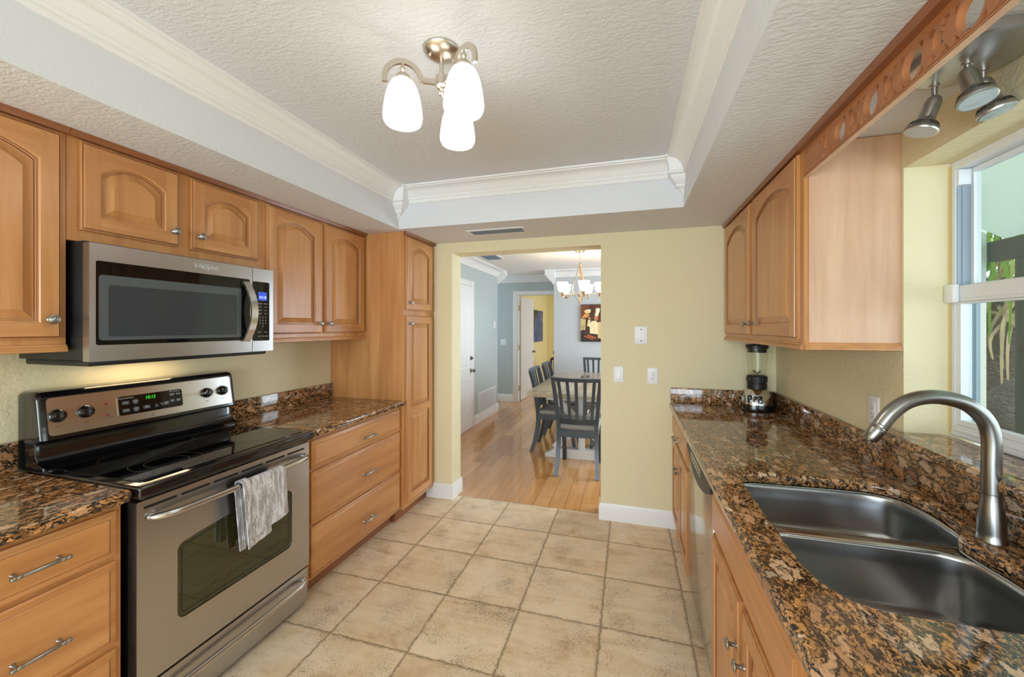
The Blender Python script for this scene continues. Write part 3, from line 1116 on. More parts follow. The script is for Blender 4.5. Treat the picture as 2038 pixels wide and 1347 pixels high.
# ---- left wall cabinets (faces +x)
UF = -1.930
cabinet('wall_cabinet', '+x', LX, UF, 0.46, 0.923, 1.363, 2.159, 'maple wall cabinet with one tall arched door, left of the microwave',
        doors=[(0.475, 0.905, 1.410, 2.130, dict(arch=0.05, knobs=[(0.872, 1.476)]))], top=True, rail=1, group='maple wall cabinets')
cabinet('wall_cabinet', '+x', LX, UF, 0.923, 1.715, 1.764, 2.159, 'short maple wall cabinet with two arched doors directly above the microwave',
        doors=[(0.956, 1.287, 1.806, 2.130, dict(arch=0.045, knobs=[(1.262, 1.868)])), (1.339, 1.683, 1.806, 2.130, dict(arch=0.045, knobs=[(1.372, 1.868)]))], top=True, group='maple wall cabinets')
cabinet('wall_cabinet', '+x', LX, UF, 1.715, 2.607, 1.363, 2.159, 'maple wall cabinet with two tall arched doors between microwave and pantry',
        doors=[(1.742, 2.146, 1.410, 2.130, dict(arch=0.05, knobs=[(2.120, 1.474)])), (2.178, 2.580, 1.410, 2.130, dict(arch=0.05, knobs=[(2.206, 1.474)]))], top=True, rail=1, group='maple wall cabinets')
cabinet('pantry_cabinet', '+x', LX, -1.600, 2.609, FY - 0.001, 0.10, 2.159, 'tall maple pantry cabinet beside the doorway with an upper and a lower door',
        doors=[(2.634, 3.035, 1.577, 2.128, dict(arch=0.045, knobs=[(2.672, 1.636)])), (2.634, 3.035, 0.135, 1.540, dict(splits=(0.815,), knobs=[(2.672, 1.477)]))], top=True, toe=True)

# ---- left base cabinets
BF = -1.630
cabinet('base_cabinet', '+x', LX, BF, 0.505, 0.915, 0.10, 0.871, 'maple drawer base cabinet at the left edge, left of the range',
        drawers=[(0.520, 0.896, 0.699, 0.848), (0.520, 0.896, 0.411, 0.683, dict(hz=0.528)), (0.520, 0.896, 0.115, 0.394, dict(hz=0.24))], toe=True, group='maple base cabinets')
cabinet('base_cabinet', '+x', LX, BF, 1.722, 2.607, 0.10, 0.871, 'maple three drawer base cabinet between range and pantry',
        drawers=[(1.737, 2.592, 0.692, 0.843, dict(hy=2.205, hz=0.752)), (1.737, 2.592, 0.399, 0.676, dict(hy=2.205, hz=0.522)), (1.737, 2.592, 0.115, 0.384, dict(hy=2.205, hz=0.223))], toe=True, group='maple base cabinets')

# ---- right wall cabinet (faces -x)
RUF = 0.651
t = cabinet('wall_cabinet', '-x', RX, RUF, 1.800, FY - 0.001, 1.363, 2.159, 'maple wall cabinet with two arched doors and pale end panel beside the window',
            doors=[(2.462, 3.045, 1.403, 2.130, dict(arch=0.055, knobs=[(2.492, 1.468)])), (1.832, 2.412, 1.403, 2.130, dict(arch=0.055, knobs=[(2.384, 1.470)]))], top=True, rail=2, group='maple wall cabinets')
b = MB()
b.box((RUF + 0.016, 1.7985, 1.392), (RX - 0.001, 1.8005, 2.156))  # end panel coloured paler to imitate light from the window
put('end_panel', b, 'maple_lit', t, 'maple end panel with window light painted in as a paler tone')

# ---- right base cabinets (face -x)
RBF = 0.317
cabinet('base_cabinet', '-x', RX, RBF, 2.290, FY - 0.001, 0.10, 0.871, 'maple base cabinet in the far right corner beyond the dishwasher',
        drawers=[(2.315, 3.060, 0.692, 0.843, dict(hy=2.70, hz=0.742))],
        doors=[(2.315, 2.672, 0.115, 0.676, dict(knobs=[(2.645, 0.55)])), (2.700, 3.060, 0.115, 0.676, dict(knobs=[(2.727, 0.55)]))], toe=True, group='maple base cabinets')
sink_base = cabinet('base_cabinet', '-x', RX, RBF, 0.812, 1.655, 0.10, 0.655, 'maple sink base cabinet with two doors, nearest the camera on the right',
        doors=[(1.262, 1.6500, 0.115, 0.676, dict(knobs=[(1.288, 0.533)])), (0.850, 1.232, 0.115, 0.676, dict(knobs=[(1.208, 0.533)]))], toe=True, group='maple base cabinets')
b = MB()
b.box((RBF, 0.8128, 0.655), (RBF + 0.02, 1.6542, 0.871))
put('face_frame', b, 'maple', sink_base)
b = MB(frame((RBF - 0.0006, 0, 0), '-x'))
slab_front(b, -1.650, -0.850, 0.692, 0.846)
put('false_front', b, ['maple_flat', 'glaze'], sink_base, angle=25)
cabinet('base_cabinet', '-x', RX, RBF, 0.10, 0.810, 0.10, 0.871, 'maple base cabinet in the bottom right corner under the granite, next to the sink base',
        drawers=[(0.130, 0.790, 0.692, 0.846, dict(hy=0.4))], doors=[(0.130, 0.790, 0.115, 0.676, dict(knobs=[(0.17, 0.55)]))], toe=True, group='maple base cabinets')


# ------------------------------------------------------------------ granite
def slab(b, outer, holes, z0, z1, r=0.012):
    """eased stone slab in world xy"""
    steps = [(-r, z1), (-r * 0.5, z1 - r * 0.13), (-r * 0.13, z1 - r * 0.5), (0, z1 - r), (0, z0 + r * 0.6), (-r * 0.18, z0 + r * 0.18), (-r * 0.6, z0)]
    tops = None
    for L, sg in [(outer, 1)] + [(h, -1) for h in holes]:
        b.rings([[(p[0], p[1], z) for p in offset(L, o * sg)] for o, z in steps])
    loops = [offset(outer, -r)] + [offset(h, r) for h in holes]
    for z in (z1,):
        flat = [p for L in loops for p in L]
        vs = [b.v((p[0], p[1], z)) for p in flat]
        for t in geometry.tessellate_polygon([[Vector((p[0], p[1], 0)) for p in L] for L in loops]):
            b.face([vs[i] for i in t])
    loops = [offset(outer, -r * 0.6)] + [offset(h, r * 0.6) for h in holes]
    flat = [p for L in loops for p in L]
    vs = [b.v((p[0], p[1], z0)) for p in flat]
    for t in geometry.tessellate_polygon([[Vector((p[0], p[1], 0)) for p in L] for L in loops]):
        b.face([vs[i] for i in t])


CT, CB = 0.907, 0.8718
LCF = -1.582   # left counter front


def corner_round(x0, y0, x1, y1, corners):
    """rectangle with selected rounded corners; corners: dict of 'br','tr','tl','bl' -> radius"""
    pts = []
    for k, cx, cy, sx, sy, a0 in (('br', x1, y0, -1, 1, -90), ('tr', x1, y1, -1, -1, 0), ('tl', x0, y1, 1, -1, 90), ('bl', x0, y0, 1, 1, 180)):
        r = corners.get(k, 0)
        if r:
            for i in range(6):
                a = R(a0 + 90 * i / 5)
                pts.append((cx + sx * r + r * math.cos(a), cy + sy * r + r * math.sin(a)))
        else:
            pts.append((cx, cy))
    return pts


g = 0.001
t = thing('countertop', ((LX + LCF) / 2, 0.71, CB), 'brown granite countertop at the left edge, left of the range', 'countertop', 'brown granite countertops')
b = MB()
slab(b, corner_round(LX + g, 0.49, LCF, 0.931, {'tr': 0.03}), [], CB, CT)
put('stone_top', b, 'granite', t)
b = MB()
b.box((LX + g, 0.49, CT + 0.0004), (LX + 0.024, 0.928, 1.016), bev=0.002)
put('backsplash', b, 'granite', t)

t = thing('countertop', ((LX + LCF) / 2, 2.15, CB), 'brown granite countertop between the range and the pantry', 'countertop', 'brown granite countertops')
b = MB()
slab(b, corner_round(LX + g, 1.712, LCF, 2.608, {'br': 0.015}), [], CB, CT)
put('stone_top', b, 'granite', t)
b = MB()
b.box((LX + g, 1.712, CT + 0.0004), (LX + 0.024, 2.607, 1.016), bev=0.002)
put('backsplash', b, 'granite', t)

hole = smooth([(0.387, 1.10), (0.387, 1.30), (0.389, 1.52), (0.391, 1.60), (0.405, 1.655), (0.450, 1.676), (0.56, 1.684), (0.70, 1.690), (0.79, 1.688), (0.845, 1.668), (0.876, 1.62), (0.889, 1.55),
               (0.889, 1.47), (0.882, 1.412), (0.866, 1.378), (0.846, 1.358), (0.826, 1.325), (0.826, 1.26), (0.834, 1.19), (0.832, 1.10), (0.820, 1.02), (0.790, 0.968), (0.740, 0.945), (0.64, 0.941),
               (0.54, 0.942), (0.470, 0.945), (0.425, 0.968), (0.400, 1.015), (0.389, 1.06)], 4, True)
hole = [(p.x, p.y) for p in hole]
hole = list(reversed(hole))   # counter-clockwise
RCF = 0.281
t = thing('countertop', ((RCF + RX) / 2, 1.6, CB), 'long brown granite countertop with the undermount sink on the right', 'countertop', 'brown granite countertops')
b = MB()
slab(b, [(RCF, 0.08), (RX - g, 0.08), (RX - g, FY - g), (RCF, FY - g)], [hole], CB, CT, 0.013)
put('stone_top', b, 'granite', t)
b = MB()
b.box((RX - 0.025, 0.08, CT + 0.0004), (RX - g, 1.868, 1.0335), bev=0.0015)
b.box((RX - 0.025, 1.868, CT + 0.0004), (RX - g, FY - g, 1.016), bev=0.002)
put('backsplash', b, 'granite', t, 'long granite backsplash')
b = MB()
b.box((0.288, FY - 0.025, CT + 0.0004), (RX - 0.0255, FY - g, 1.016), bev=0.002)
put('backsplash', b, 'granite', t, 'short granite backsplash on the far wall')
b = MB()
slab(b, [(0.887, 0.36), (RX - 0.002, 0.36), (RX - 0.002, WY0 + 0.002), (1.088, WY0 + 0.002), (1.088, WY1 - 0.002), (RX - 0.002, WY1 - 0.002), (RX - 0.002, 1.872), (0.887, 1.872)], [], 1.0345, 1.072, 0.0175)
put('window_sill', b, 'granite', None, 'brown granite window sill with a rounded nose above the backsplash', 'window sill')

# ------------------------------------------------------------------ sink
t = thing('kitchen_sink', (0.64, 1.31, 0.66), 'double bowl undermount stainless sink in the right counter', 'sink')


def bowl(outline, name, zr, zbot, label):
    b = MB()
    steps = [(0.012, zr), (0.0, zr), (-0.003, zr - 0.003), (-0.005, zr - 0.010), (-0.008, zr - 0.05), (-0.012, zbot + 0.05), (-0.020, zbot + 0.022), (-0.034, zbot + 0.007), (-0.055, zbot + 0.001), (-0.075, zbot)]
    pts = outline
    n = len(pts)
    rs = []
    cx = sum(p[0] for p in pts) / n
    cy = sum(p[1] for p in pts) / n
    for o, z in steps:
        if o >= -0.02:
            L = offset(pts, o)
        else:
            k = 1 + (o + 0.02) / 0.16
            L = [(cx + (p[0] - cx) * k, cy + (p[1] - cy) * k) for p in offset(pts, -0.02)]
        rs.append([(p[0], p[1], z) for p in L])
    b.rings(rs, True, False, False)
    b.rings([rs[-1], [(cx + (p[0] - cx) * 0.2, cy + (p[1] - cy) * 0.2, zbot - 0.003) for p in rs[-1]]], True, False, True)
    o = put(name, b, 'sink_steel', t, label, angle=60)
    b = MB()
    b.lathe([(0.045, zbot + 0.0005), (0.043, zbot + 0.003), (0.036, zbot + 0.002), (0.030, zbot - 0.001), (0.002, zbot - 0.001)], (cx, cy, 0), 'z', 24)
    put('drain', b, 'nickel', t)


big = smooth([(0.386, 1.10), (0.387, 1.24), (0.395, 1.285), (0.43, 1.305), (0.55, 1.309), (0.70, 1.309), (0.775, 1.304), (0.822, 1.275), (0.838, 1.20), (0.838, 1.10), (0.824, 1.01), (0.792, 0.962), (0.74, 0.940),
              (0.62, 0.936), (0.52, 0.937), (0.46, 0.942), (0.42, 0.964), (0.396, 1.01)], 4, True)
small = smooth([(0.386, 1.50), (0.387, 1.59), (0.402, 1.66), (0.45, 1.682), (0.57, 1.692), (0.70, 1.698), (0.795, 1.695), (0.853, 1.672), (0.884, 1.62), (0.896, 1.54), (0.895, 1.46), (0.887, 1.405), (0.868, 1.366),
                (0.82, 1.350), (0.70, 1.346), (0.55, 1.345), (0.43, 1.348), (0.393, 1.375), (0.386, 1.42)], 4, True)
bowl([(p.x, p.y) for p in reversed(big)], 'bowl', 0.866, 0.672, 'large near bowl')
bowl([(p.x, p.y) for p in reversed(small)], 'bowl', 0.866, 0.70, 'smaller far bowl')
b = MB()
b.box((0.37, 1.302, 0.8605), (0.88, 1.352, 0.8655), bev=0.002)
fl = offset(hole, 0.018)
b.rings([[(p[0], p[1], 0.8712) for p in offset(hole, 0.022)], [(p[0], p[1], 0.8712) for p in offset(hole, 0.004)], [(p[0], p[1], 0.8665) for p in offset(hole, 0.001)]])
put('rim', b, 'sink_steel', t, angle=60)

# ------------------------------------------------------------------ faucet
t = thing('faucet', (0.886, 1.318, CT), 'brushed nickel gooseneck faucet behind the sink divider', 'faucet')
fx, fy = 0.886, 1.318
b = MB()
b.lathe([(0.0285, CT + 0.0003), (0.0285, CT + 0.004), (0.0270, CT + 0.007), (0.0265, CT + 0.022), (0.0255, CT + 0.05), (0.0225, CT + 0.08), (0.0200, CT + 0.10), (0.0188, CT + 0.112), (0.0188, CT + 0.1195), (0.0180, CT + 0.120)], (fx, fy, 0), 'z', 32)
put('base', b, 'nickel', t)
b = MB()
path = smooth([(fx, fy, CT + 0.1205), (fx, fy, 1.10), (fx, fy, 1.165), (0.874, fy, 1.212), (0.842, fy, 1.248), (0.800, fy, 1.264), (0.755, fy, 1.266), (0.712, fy, 1.251), (0.678, fy, 1.220), (0.656, fy, 1.186)], 6)
b.tube(path, 0.0186, 24)
put('spout', b, 'nickel', t, angle=50)
b = MB()
d = Vector((-0.026, 0, -0.040)).normalized()
p0 = Vector((0.6555, fy, 1.1852))
seq = [(0, 0.0180), (0.004, 0.0186), (0.007, 0.0178), (0.010, 0.0187), (0.013, 0.0178), (0.016, 0.0187), (0.019, 0.0180), (0.022, 0.0182), (0.046, 0.0172), (0.048, 0.0160)]
b.tube([p0 + d * s for s, r in seq], [r for s, r in seq], 24)
b.tube([p0 + d * 0.0481, p0 + d * 0.052], [0.0125, 0.011], 16, 0)
put('spray_head', b, 'nickel', t, 'ribbed nickel spray head', angle=30)

# ------------------------------------------------------------------ range
RY0, RY1, RFX = 0.936, 1.706, -1.600
RC = (RY0 + RY1) / 2
t = thing('electric_range', (-1.9, RC, 0), 'stainless and black freestanding electric range with a glass cooktop', 'range')
b = MB()
b.box((LX + 0.004, RY0 + 0.004, 0.02), (-1.645, RY1 - 0.004, 0.868))
for sx in (-2.15, -1.72):
    for sy in (RY0 + 0.05, RY1 - 0.05):
        b.cyl((sx, sy, 0), (sx, sy, 0.02), 0.018, n=10)
put('body', b, 'black', t)
# cooktop with rounded frame
b = MB()
b.box((-2.19, RY0 - 0.002, 0.866), (-1.572, RY1 + 0.002, 0.9115), bev=0.009, seg=3)
put('cooktop_frame', b, 'black', t)
b = MB()
F = Matrix(((1, 0, 0, 0), (0, 1, 0, 0), (0, 0, 1, 0), (0, 0, 0, 1)))
b.poly(rrect(-2.105, -1.612, RY0 + 0.03, RY1 - 0.03, 0.02), (), 0.9116, 0.9145)
ct = put('cooktop_glass', b, 'ceran', t)


def ring(cx, cy, r, w=0.0016, z=0.9147):
    b = MB()
    n = 56
    b.rings([[(cx + rr * math.cos(2 * PI * i / n), cy + rr * math.sin(2 * PI * i / n), z) for i in range(n)] for rr in (r - w, r + w)])
    return b


for cx, cy, rr in ((-1.77, RY0 + 0.21, (0.115, 0.07)), (-1.76, RY1 - 0.20, (0.085,)), (-1.985, RY0 + 0.20, (0.085,)), (-1.985, RY1 - 0.20, (0.095, 0.06)), (-1.96, RC, (0.045,))):
    bb = None
    for r in rr:
        q = ring(cx, cy, r)
        if bb is None:
            bb = q
        else:
            bb.absorb(q.bm)
    put('burner', bb, 'burner', ct)
# backguard
b = MB()
prof = [(-2.243, 0.9), (-2.085, 0.9), (-2.085, 0.916), (-2.098, 0.920), (-2.122, 0.934), (-2.134, 0.955), (-2.138, 1.006), (-2.128, 1.012), (-2.108, 1.016), (-2.102, 1.022), (-2.104, 1.034), (-2.126, 1.180), (-2.130, 1.192), (-2.140, 1.202), (-2.16, 1.206), (-2.225, 1.206), (-2.243, 1.198)]
ys = [(RY0, 0.925), (RY0 + 0.002, 0.955), (RY0 + 0.007, 0.980), (RY0 + 0.015, 0.995), (RY0 + 0.026, 1.0), (RY1 - 0.026, 1.0), (RY1 - 0.015, 0.995), (RY1 - 0.007, 0.980), (RY1 - 0.002, 0.955), (RY1, 0.925)]
cxm, czm = -2.19, 1.05
b.rings([[(cxm + (x - cxm) * k, y, czm + (z - czm) * k) for x, z in prof] for y, k in ys], True, True, True)
bgd = put('backguard', b, 'black', t, angle=32)
b = MB()
# sloping steel face; local frame on the slope
slope = math.atan2(0.022, 0.146)
FP = Matrix.Translation((-2.1032, 0, 1.031)) @ Matrix.Rotation(-slope, 4, 'Y') @ Matrix(((0, 0, 1, 0), (1, 0, 0, 0), (0, 1, 0, 0), (0, 0, 0, 1)))
b = MB(FP)
b.poly(rrect(RY0 + 0.022, RY1 - 0.022, 0.004, 0.149, 0.014), (), 0.0, 0.002)
pan = put('control_panel', b, 'steel_smooth', bgd, 'warm brushed stainless panel')
b = MB(FP)
DY0, DY1 = 1.178, 1.432
b.poly(rrect(DY0, DY1, 0.035, 0.117, 0.010), (), 0.0021, 0.0036)
put('clock_panel', b, 'mw_glass', bgd, 'black clock panel')
b = MB(FP)
b.poly(rrect(DY0 - 0.005, DY1 + 0.005, 0.030, 0.122, 0.012), [rrect(DY0 - 0.0005, DY1 + 0.0005, 0.0345, 0.1175, 0.010)], 0.0021, 0.0046)
put('clock_bezel', b, 'steel_smooth', bgd)


def on_panel(a, bb, c=0.0037):
    return FP @ Matrix.Translation((a, bb, c))


text('clock_digits', '10:15', 0.021, on_panel(1.298, 0.0985) @ Matrix.Rotation(0, 4, 'Z'), 'green_led', bgd, sx=0.9, shear=0.15)
keys = MB(FP)
for ka, kb, kw, kh in ((1.203, 0.088, 0.028, 0.016), (1.203, 0.055, 0.028, 0.016), (1.281, 0.057, 0.028, 0.016), (1.361, 0.060, 0.026, 0.016), (1.388, 0.096, 0.022, 0.013), (1.415, 0.096, 0.020, 0.013), (1.388, 0.066, 0.022, 0.014), (1.415, 0.066, 0.020, 0.014)):
    keys.poly(rrect(ka - kw / 2, ka + kw / 2, kb - kh / 2, kb + kh / 2, 0.004, 3), (), 0.0037, 0.0044)
keys.poly(circle(1.240, 0.088, 0.012, 20), (), 0.0037, 0.0044)
keys.poly(circle(1.240, 0.055, 0.012, 20), (), 0.0037, 0.0044)
keys.poly([(1.310, 0.049), (1.330, 0.049), (1.320, 0.067)], (), 0.0037, 0.0044)
keys.poly([(1.332, 0.066), (1.342, 0.049), (1.352, 0.066)], (), 0.0037, 0.0044)
put('keypad', keys, 'key', bgd, 'grey keys')
for body, a, bb, sz in (('OVEN CONTROLS', 1.207, 0.108, 0.0065), ('BAKE', 1.203, 0.088, 0.0075), ('BROIL', 1.203, 0.055, 0.0075), ('START\nON', 1.240, 0.088, 0.006), ('CLEAR\nOFF', 1.240, 0.055, 0.006), ('SELF\nCLEAN', 1.281, 0.057, 0.006),
                        ('+', 1.320, 0.056, 0.012), ('-', 1.342, 0.060, 0.012), ('OVEN\nLIGHT', 1.361, 0.060, 0.006), ('TIME CONTROLS', 1.400, 0.110, 0.0062), ('KITCHEN\nTIMER', 1.388, 0.096, 0.0048), ('CLOCK', 1.415, 0.096, 0.0055),
                        ('COOK\nTIME', 1.388, 0.066, 0.0055), ('DELAY\nSTART', 1.415, 0.066, 0.005), ('ACCUPOINT', 1.402, 0.050, 0.005), ('FRENCH', 1.298, 0.1135, 0.0045)):
    if body in ('ACCUPOINT', 'FRENCH'):
        continue
    text('print', body, sz, on_panel(a, bb, 0.0045), 'print_white', bgd, ext=0.0001)
kn = MB(FP)
for a in (0.986, 1.070, 1.552, 1.636):
    k = MB(FP)
    T3 = Matrix.Identity(3)
    prof = [(0.024, 0.0022), (0.0245, 0.006), (0.0225, 0.0085), (0.0205, 0.0095), (0.0185, 0.024), (0.0165, 0.0275), (0.0003, 0.028)]
    k.lathe(prof, (a, 0.078, 0), 'z', 28)
    k.box((a - 0.0045, 0.078 - 0.0185, 0.018), (a + 0.0045, 0.078 + 0.0185, 0.034), bev=0.003)
    ko = put('control_knob', k, 'black', bgd, angle=30)
    tk = MB(FP)
    for i in range(11):
        an = R(-60 + 300 * i / 10)
        tk.box((a + 0.031 * math.cos(an) - 0.0008, 0.078 + 0.031 * math.sin(an) - 0.0008, 0.0021), (a + 0.031 * math.cos(an) + 0.0008, 0.078 + 0.031 * math.sin(an) + 0.0008, 0.0024))
    tk.poly(circle(a, 0.078, 0.0276, 30), [circle(a, 0.078, 0.0268, 30)], 0.0021, 0.0024)
    put('dial_marks', tk, 'print_dark', bgd)
for a, lab in ((0.986, 'FRONT'), (1.070, 'REAR'), (1.552, 'REAR'), (1.636, 'FRONT')):
    text('print', lab, 0.006, on_panel(a, 0.036, 0.0022), 'print_dark', bgd, ext=0.0001)
k = MB(FP)
for bb in (0.098, 0.050):
    k.lathe([(0.005, 0.002), (0.005, 0.006), (0.003, 0.0085), (0.0003, 0.009)], (1.137, bb, 0), 'z', 12)
put('indicator_lamp', k, 'red_lamp', bgd, 'two red indicator lamps')
text('print', 'HOT SURFACE', 0.0055, on_panel(1.137, 0.039, 0.0022), 'print_dark', bgd, ext=0.0001)
k = MB(FP)
k.poly(circle(1.305, 0.0175, 0.0055, 16), [circle(1.305, 0.0175, 0.0047, 16)], 0.0021, 0.0024)
put('print', k, 'print_dark', bgd)
text('print', 'O\nO', 0.004, on_panel(1.305, 0.0175, 0.0022), 'print_dark', bgd, ext=0.0001)

# oven door
OD0, OD1 = 0.216, 0.853
b = MB(frame((-1.644, 0, 0), '+x'))
wo = [(1.090, 0.372), (1.570, 0.372)]
win = []
for cx, cz, a0 in ((1.572, 0.392, -90),):
    pass
def arc_(cx, cz, r, a0, a1, n=6):
    return [(cx + r * math.cos(R(a0 + (a1 - a0) * i / n)), cz + r * math.sin(R(a0 + (a1 - a0) * i / n))) for i in range(n + 1)]


win = arc_(1.563, 0.395, 0.030, -90, 0) + arc_(1.563, 0.620, 0.030, 0, 84)
for i in range(1, 12):
    tt = i / 12.0
    win.append((1.566 + (1.097 - 1.566) * tt, 0.650 + 0.022 * math.sin(PI * tt)))
win += arc_(1.100, 0.620, 0.030, 96, 180) + arc_(1.100, 0.395, 0.030, 180, 270)
outer = rrect(RY0 + 0.006, RY1 - 0.004, OD0, OD1, 0.006)
b.poly(outer, [win], 0.002, 0.044)
door = put('oven_door', b, 'steel', t, 'brushed stainless oven door')
b = MB(frame((-1.644, 0, 0), '+x'))
b.poly(offset(win, -0.0006), (), 0.012, 0.039)
put('oven_window', b, 'oven_glass', door, 'dark oven window')
b = MB(frame((-1.644, 0, 0), '+x'))
inner = offset(win, -0.016)
b.poly(inner, [offset(win, -0.020)], 0.039, 0.0393)
put('window_print', b, 'black_matte', door)
b = MB(frame((-1.600, 0, 0), '+x'))
n = 6
for i in range(n):
    s0 = RY0 + 0.026 + i * (0.722 / n)
    b.poly(rrect(s0, s0 + 0.722 / n - 0.014, 0.8235, 0.8325, 0.004, 4), (), -0.001, 0.0006)
put('vent_slot', b, 'dark_slot', door, 'row of six black vent slots')


def bow_handle(name, z, x0, out, y0, y1, r, par):
    b = MB()
    path = smooth([(x0, y0, z), (x0 + out * 0.45, y0 + 0.012, z), (x0 + out * 0.85, y0 + 0.05, z), (x0 + out, y0 + 0.13, z), (x0 + out * 1.1, (y0 + y1) / 2, z), (x0 + out, y1 - 0.13, z), (x0 + out * 0.85, y1 - 0.05, z), (x0 + out * 0.45, y1 - 0.012, z), (x0, y1, z)], 6)
    b.tube(path, [r] * len(path), 16)
    return put(name, b, 'steel_smooth', par, angle=50)


bow_handle('handle', 0.790, -1.599, 0.048, RY0 + 0.045, RY1 - 0.032, 0.0125, door)
b = MB()
b.box((-1.640, RY0 + 0.010, 0.030), (-1.603, RY1 - 0.008, 0.205), bev=0.004)
dr = put('storage_drawer', b, 'steel', t, 'brushed stainless storage drawer')
bow_handle('handle', 0.158, -1.603, 0.042, RY0 + 0.05, RY1 - 0.035, 0.0125, dr)

# ------------------------------------------------------------------ towel on the oven handle
b = MB()
HX, HZ = -1.549, 0.790
NS = 22


def towel_sheet(yL, yR, zf, zb, off, rad, wob, ph, skewf=0.0, skewb=0.0, th=0.005):
    """closed strip: outside loop then inside loop, repeated along y"""
    cols = []
    m = 14
    for i in range(m + 1):
        u = i / m
        y = yL + (yR - yL) * u
        w = wob * math.sin(u * PI * 3 + ph) + wob * 0.6 * math.sin(u * PI * 7 + ph * 2)
        outp, inn = [], []
        zf_i = zf + skewf * u
        zb_i = zb + skewb * u
        for j in range(NS + 1):
            s = j / NS
            if s < 0.42:            # front fall
                q = s / 0.42
                z = zf_i + (HZ - zf_i) * q
                x = HX + rad + off + w * (1 - q) * 1.0 + 0.010 * (1 - q)
                yy = y + 0.02 * (1 - q) * (0.7 - u * 0.3)
                nx, nz = 1, 0
            elif s < 0.58:          # over the bar
                a = (s - 0.42) / 0.16 * PI
                x = HX + (rad + off) * math.cos(a)
                z = HZ + (rad + off) * math.sin(a)
                yy = y
                nx, nz = math.cos(a), math.sin(a)
            else:                   # back fall
                q = (s - 0.58) / 0.42
                z = HZ + (zb_i - HZ) * q
                x = HX - rad - off + w * q * 0.4
                yy = y + 0.024 * q
                nx, nz = -1, 0
            outp.append((x + nx * th / 2, yy, z + nz * th / 2))
            inn.append((x - nx * th / 2, yy, z - nz * th / 2))
        cols.append(outp + list(reversed(inn)))
    b.rings(cols, True, True, True)


towel_sheet(1.290, 1.486, 0.560, 0.535, 0.0045, 0.0135, 0.0035, 0.3, 0.030, 0.02)
towel_sheet(1.270, 1.300, 0.528, 0.505, 0.011, 0.0135, 0.002, 1.2, 0.015, 0.0, 0.006)
towel_sheet(1.283, 1.400, 0.522, 0.52, -0.0035, 0.0165, 0.002, 0.9, 0.022, 0.0, 0.004)
put('dish_towel', b, 'towel', None, 'grey mottled dish towel draped over the oven door handle', 'towel', angle=60, merge=False)

# ------------------------------------------------------------------ microwave
MY0, MY1, MF = 0.936, 1.696, -1.830
t = thing('microwave', (-2.04, (MY0 + MY1) / 2, 1.31), 'stainless over the range microwave mounted under the short cabinet', 'microwave')
b = MB()
b.box((LX + 0.003, MY0 + 0.002, 1.330), (-1.865, MY1 - 0.002, 1.760), bev=0.003)
b.box((LX + 0.02, MY0 + 0.012, 1.308), (-1.862, MY1 - 0.012, 1.331), bev=0.006)
put('body', b, 'black_matte', t, 'black microwave body')
b = MB(frame((-1.8645, 0, 0), '+x'))
SEAM = 1.574
outer = rrect(MY0, SEAM - 0.0012, 1.326, 1.752, 0.003, 3)
gl = rrect(0.954, 1.560, 1.385, 1.690, 0.008)
b.poly(outer, [gl], 0.0, 0.0345)
door = put('door', b, 'steel', t, 'brushed stainless microwave door')
b = MB(frame((-1.8645, 0, 0), '+x'))
b.poly(offset(gl, -0.0004), (), 0.004, 0.0348)
put('door_glass', b, 'mw_glass', door, 'black glossy glass')
b = MB(frame((-1.8645, 0, 0), '+x'))
b.poly(rrect(0.962, 1.520, 1.402, 1.640, 0.012), [rrect(0.990, 1.490, 1.415, 1.605, 0.010)], 0.0349, 0.0351)
put('window_border', b, 'mw_screen2', door, 'lighter grey window border')
b = MB(frame((-1.8645, 0, 0), '+x'))
b.poly(rrect(0.990, 1.490, 1.415, 1.605, 0.010), (), 0.0349, 0.0351)
put('window_screen', b, 'mw_screen', door, 'grey see-through mesh screen')
b = MB()
hp = []
for i in range(15):
    s = -1 + 2 * i / 14.0
    hp.append((MF + 0.004 + 0.047 * (1 - s * s), 1.536 + 0.006 * (1 - s * s), 1.528 + 0.147 * s))
b.bar(hp, 0.009, 0.036, (0, 1, 0))
put('handle', b, 'steel_smooth', door, 'curved stainless handle', angle=45)
b = MB()
b.box((-1.828, 1.512, 1.383), (-1.8255, 1.5575, 1.680))
put('handle_recess', b, 'mw_glass', door)
text('logo', 'Whirlpool', 0.030, frame((MF + 0.0003, 1.345, 1.722), '+x'), 'print_white', door, ext=0.0006, sx=0.85, label='small bright maker lettering')
b = MB()
pts = smooth([(MF + 0.001, 1.318, 1.716), (MF + 0.001, 1.345, 1.732), (MF + 0.001, 1.372, 1.729), (MF + 0.001, 1.350, 1.711), (MF + 0.001, 1.330, 1.712)], 6)
b.tube(pts, 0.0009, 6)
put('logo_swoosh', b, 'print_white', door)
b = MB(frame((-1.8645, 0, 0), '+x'))
b.poly(rrect(SEAM + 0.0012, MY1, 1.326, 1.752, 0.003, 3), (), 0.0, 0.0345)
cp = put('control_frame', b, 'steel', t, 'brushed stainless control frame')
b = MB(frame((MF, 0, 0), '+x'))
b.poly(rrect(SEAM + 0.0014, 1.672, 1.380, 1.684, 0.007), (), 0.0, 0.0012)
put('control_glass', b, 'mw_glass', cp, 'black control panel')
b = MB(frame((MF, 0, 0), '+x'))
b.poly(rrect(1.606, 1.656, 1.588, 1.632, 0.002), (), 0.0013, 0.0018)
put('display', b, 'blue_lcd', cp, 'blue lit display')
text('display_digits', '10:18', 0.020, frame((MF + 0.0019, 1.631, 1.604), '+x'), 'lcd_text', cp, ext=0.0001)
row = 0
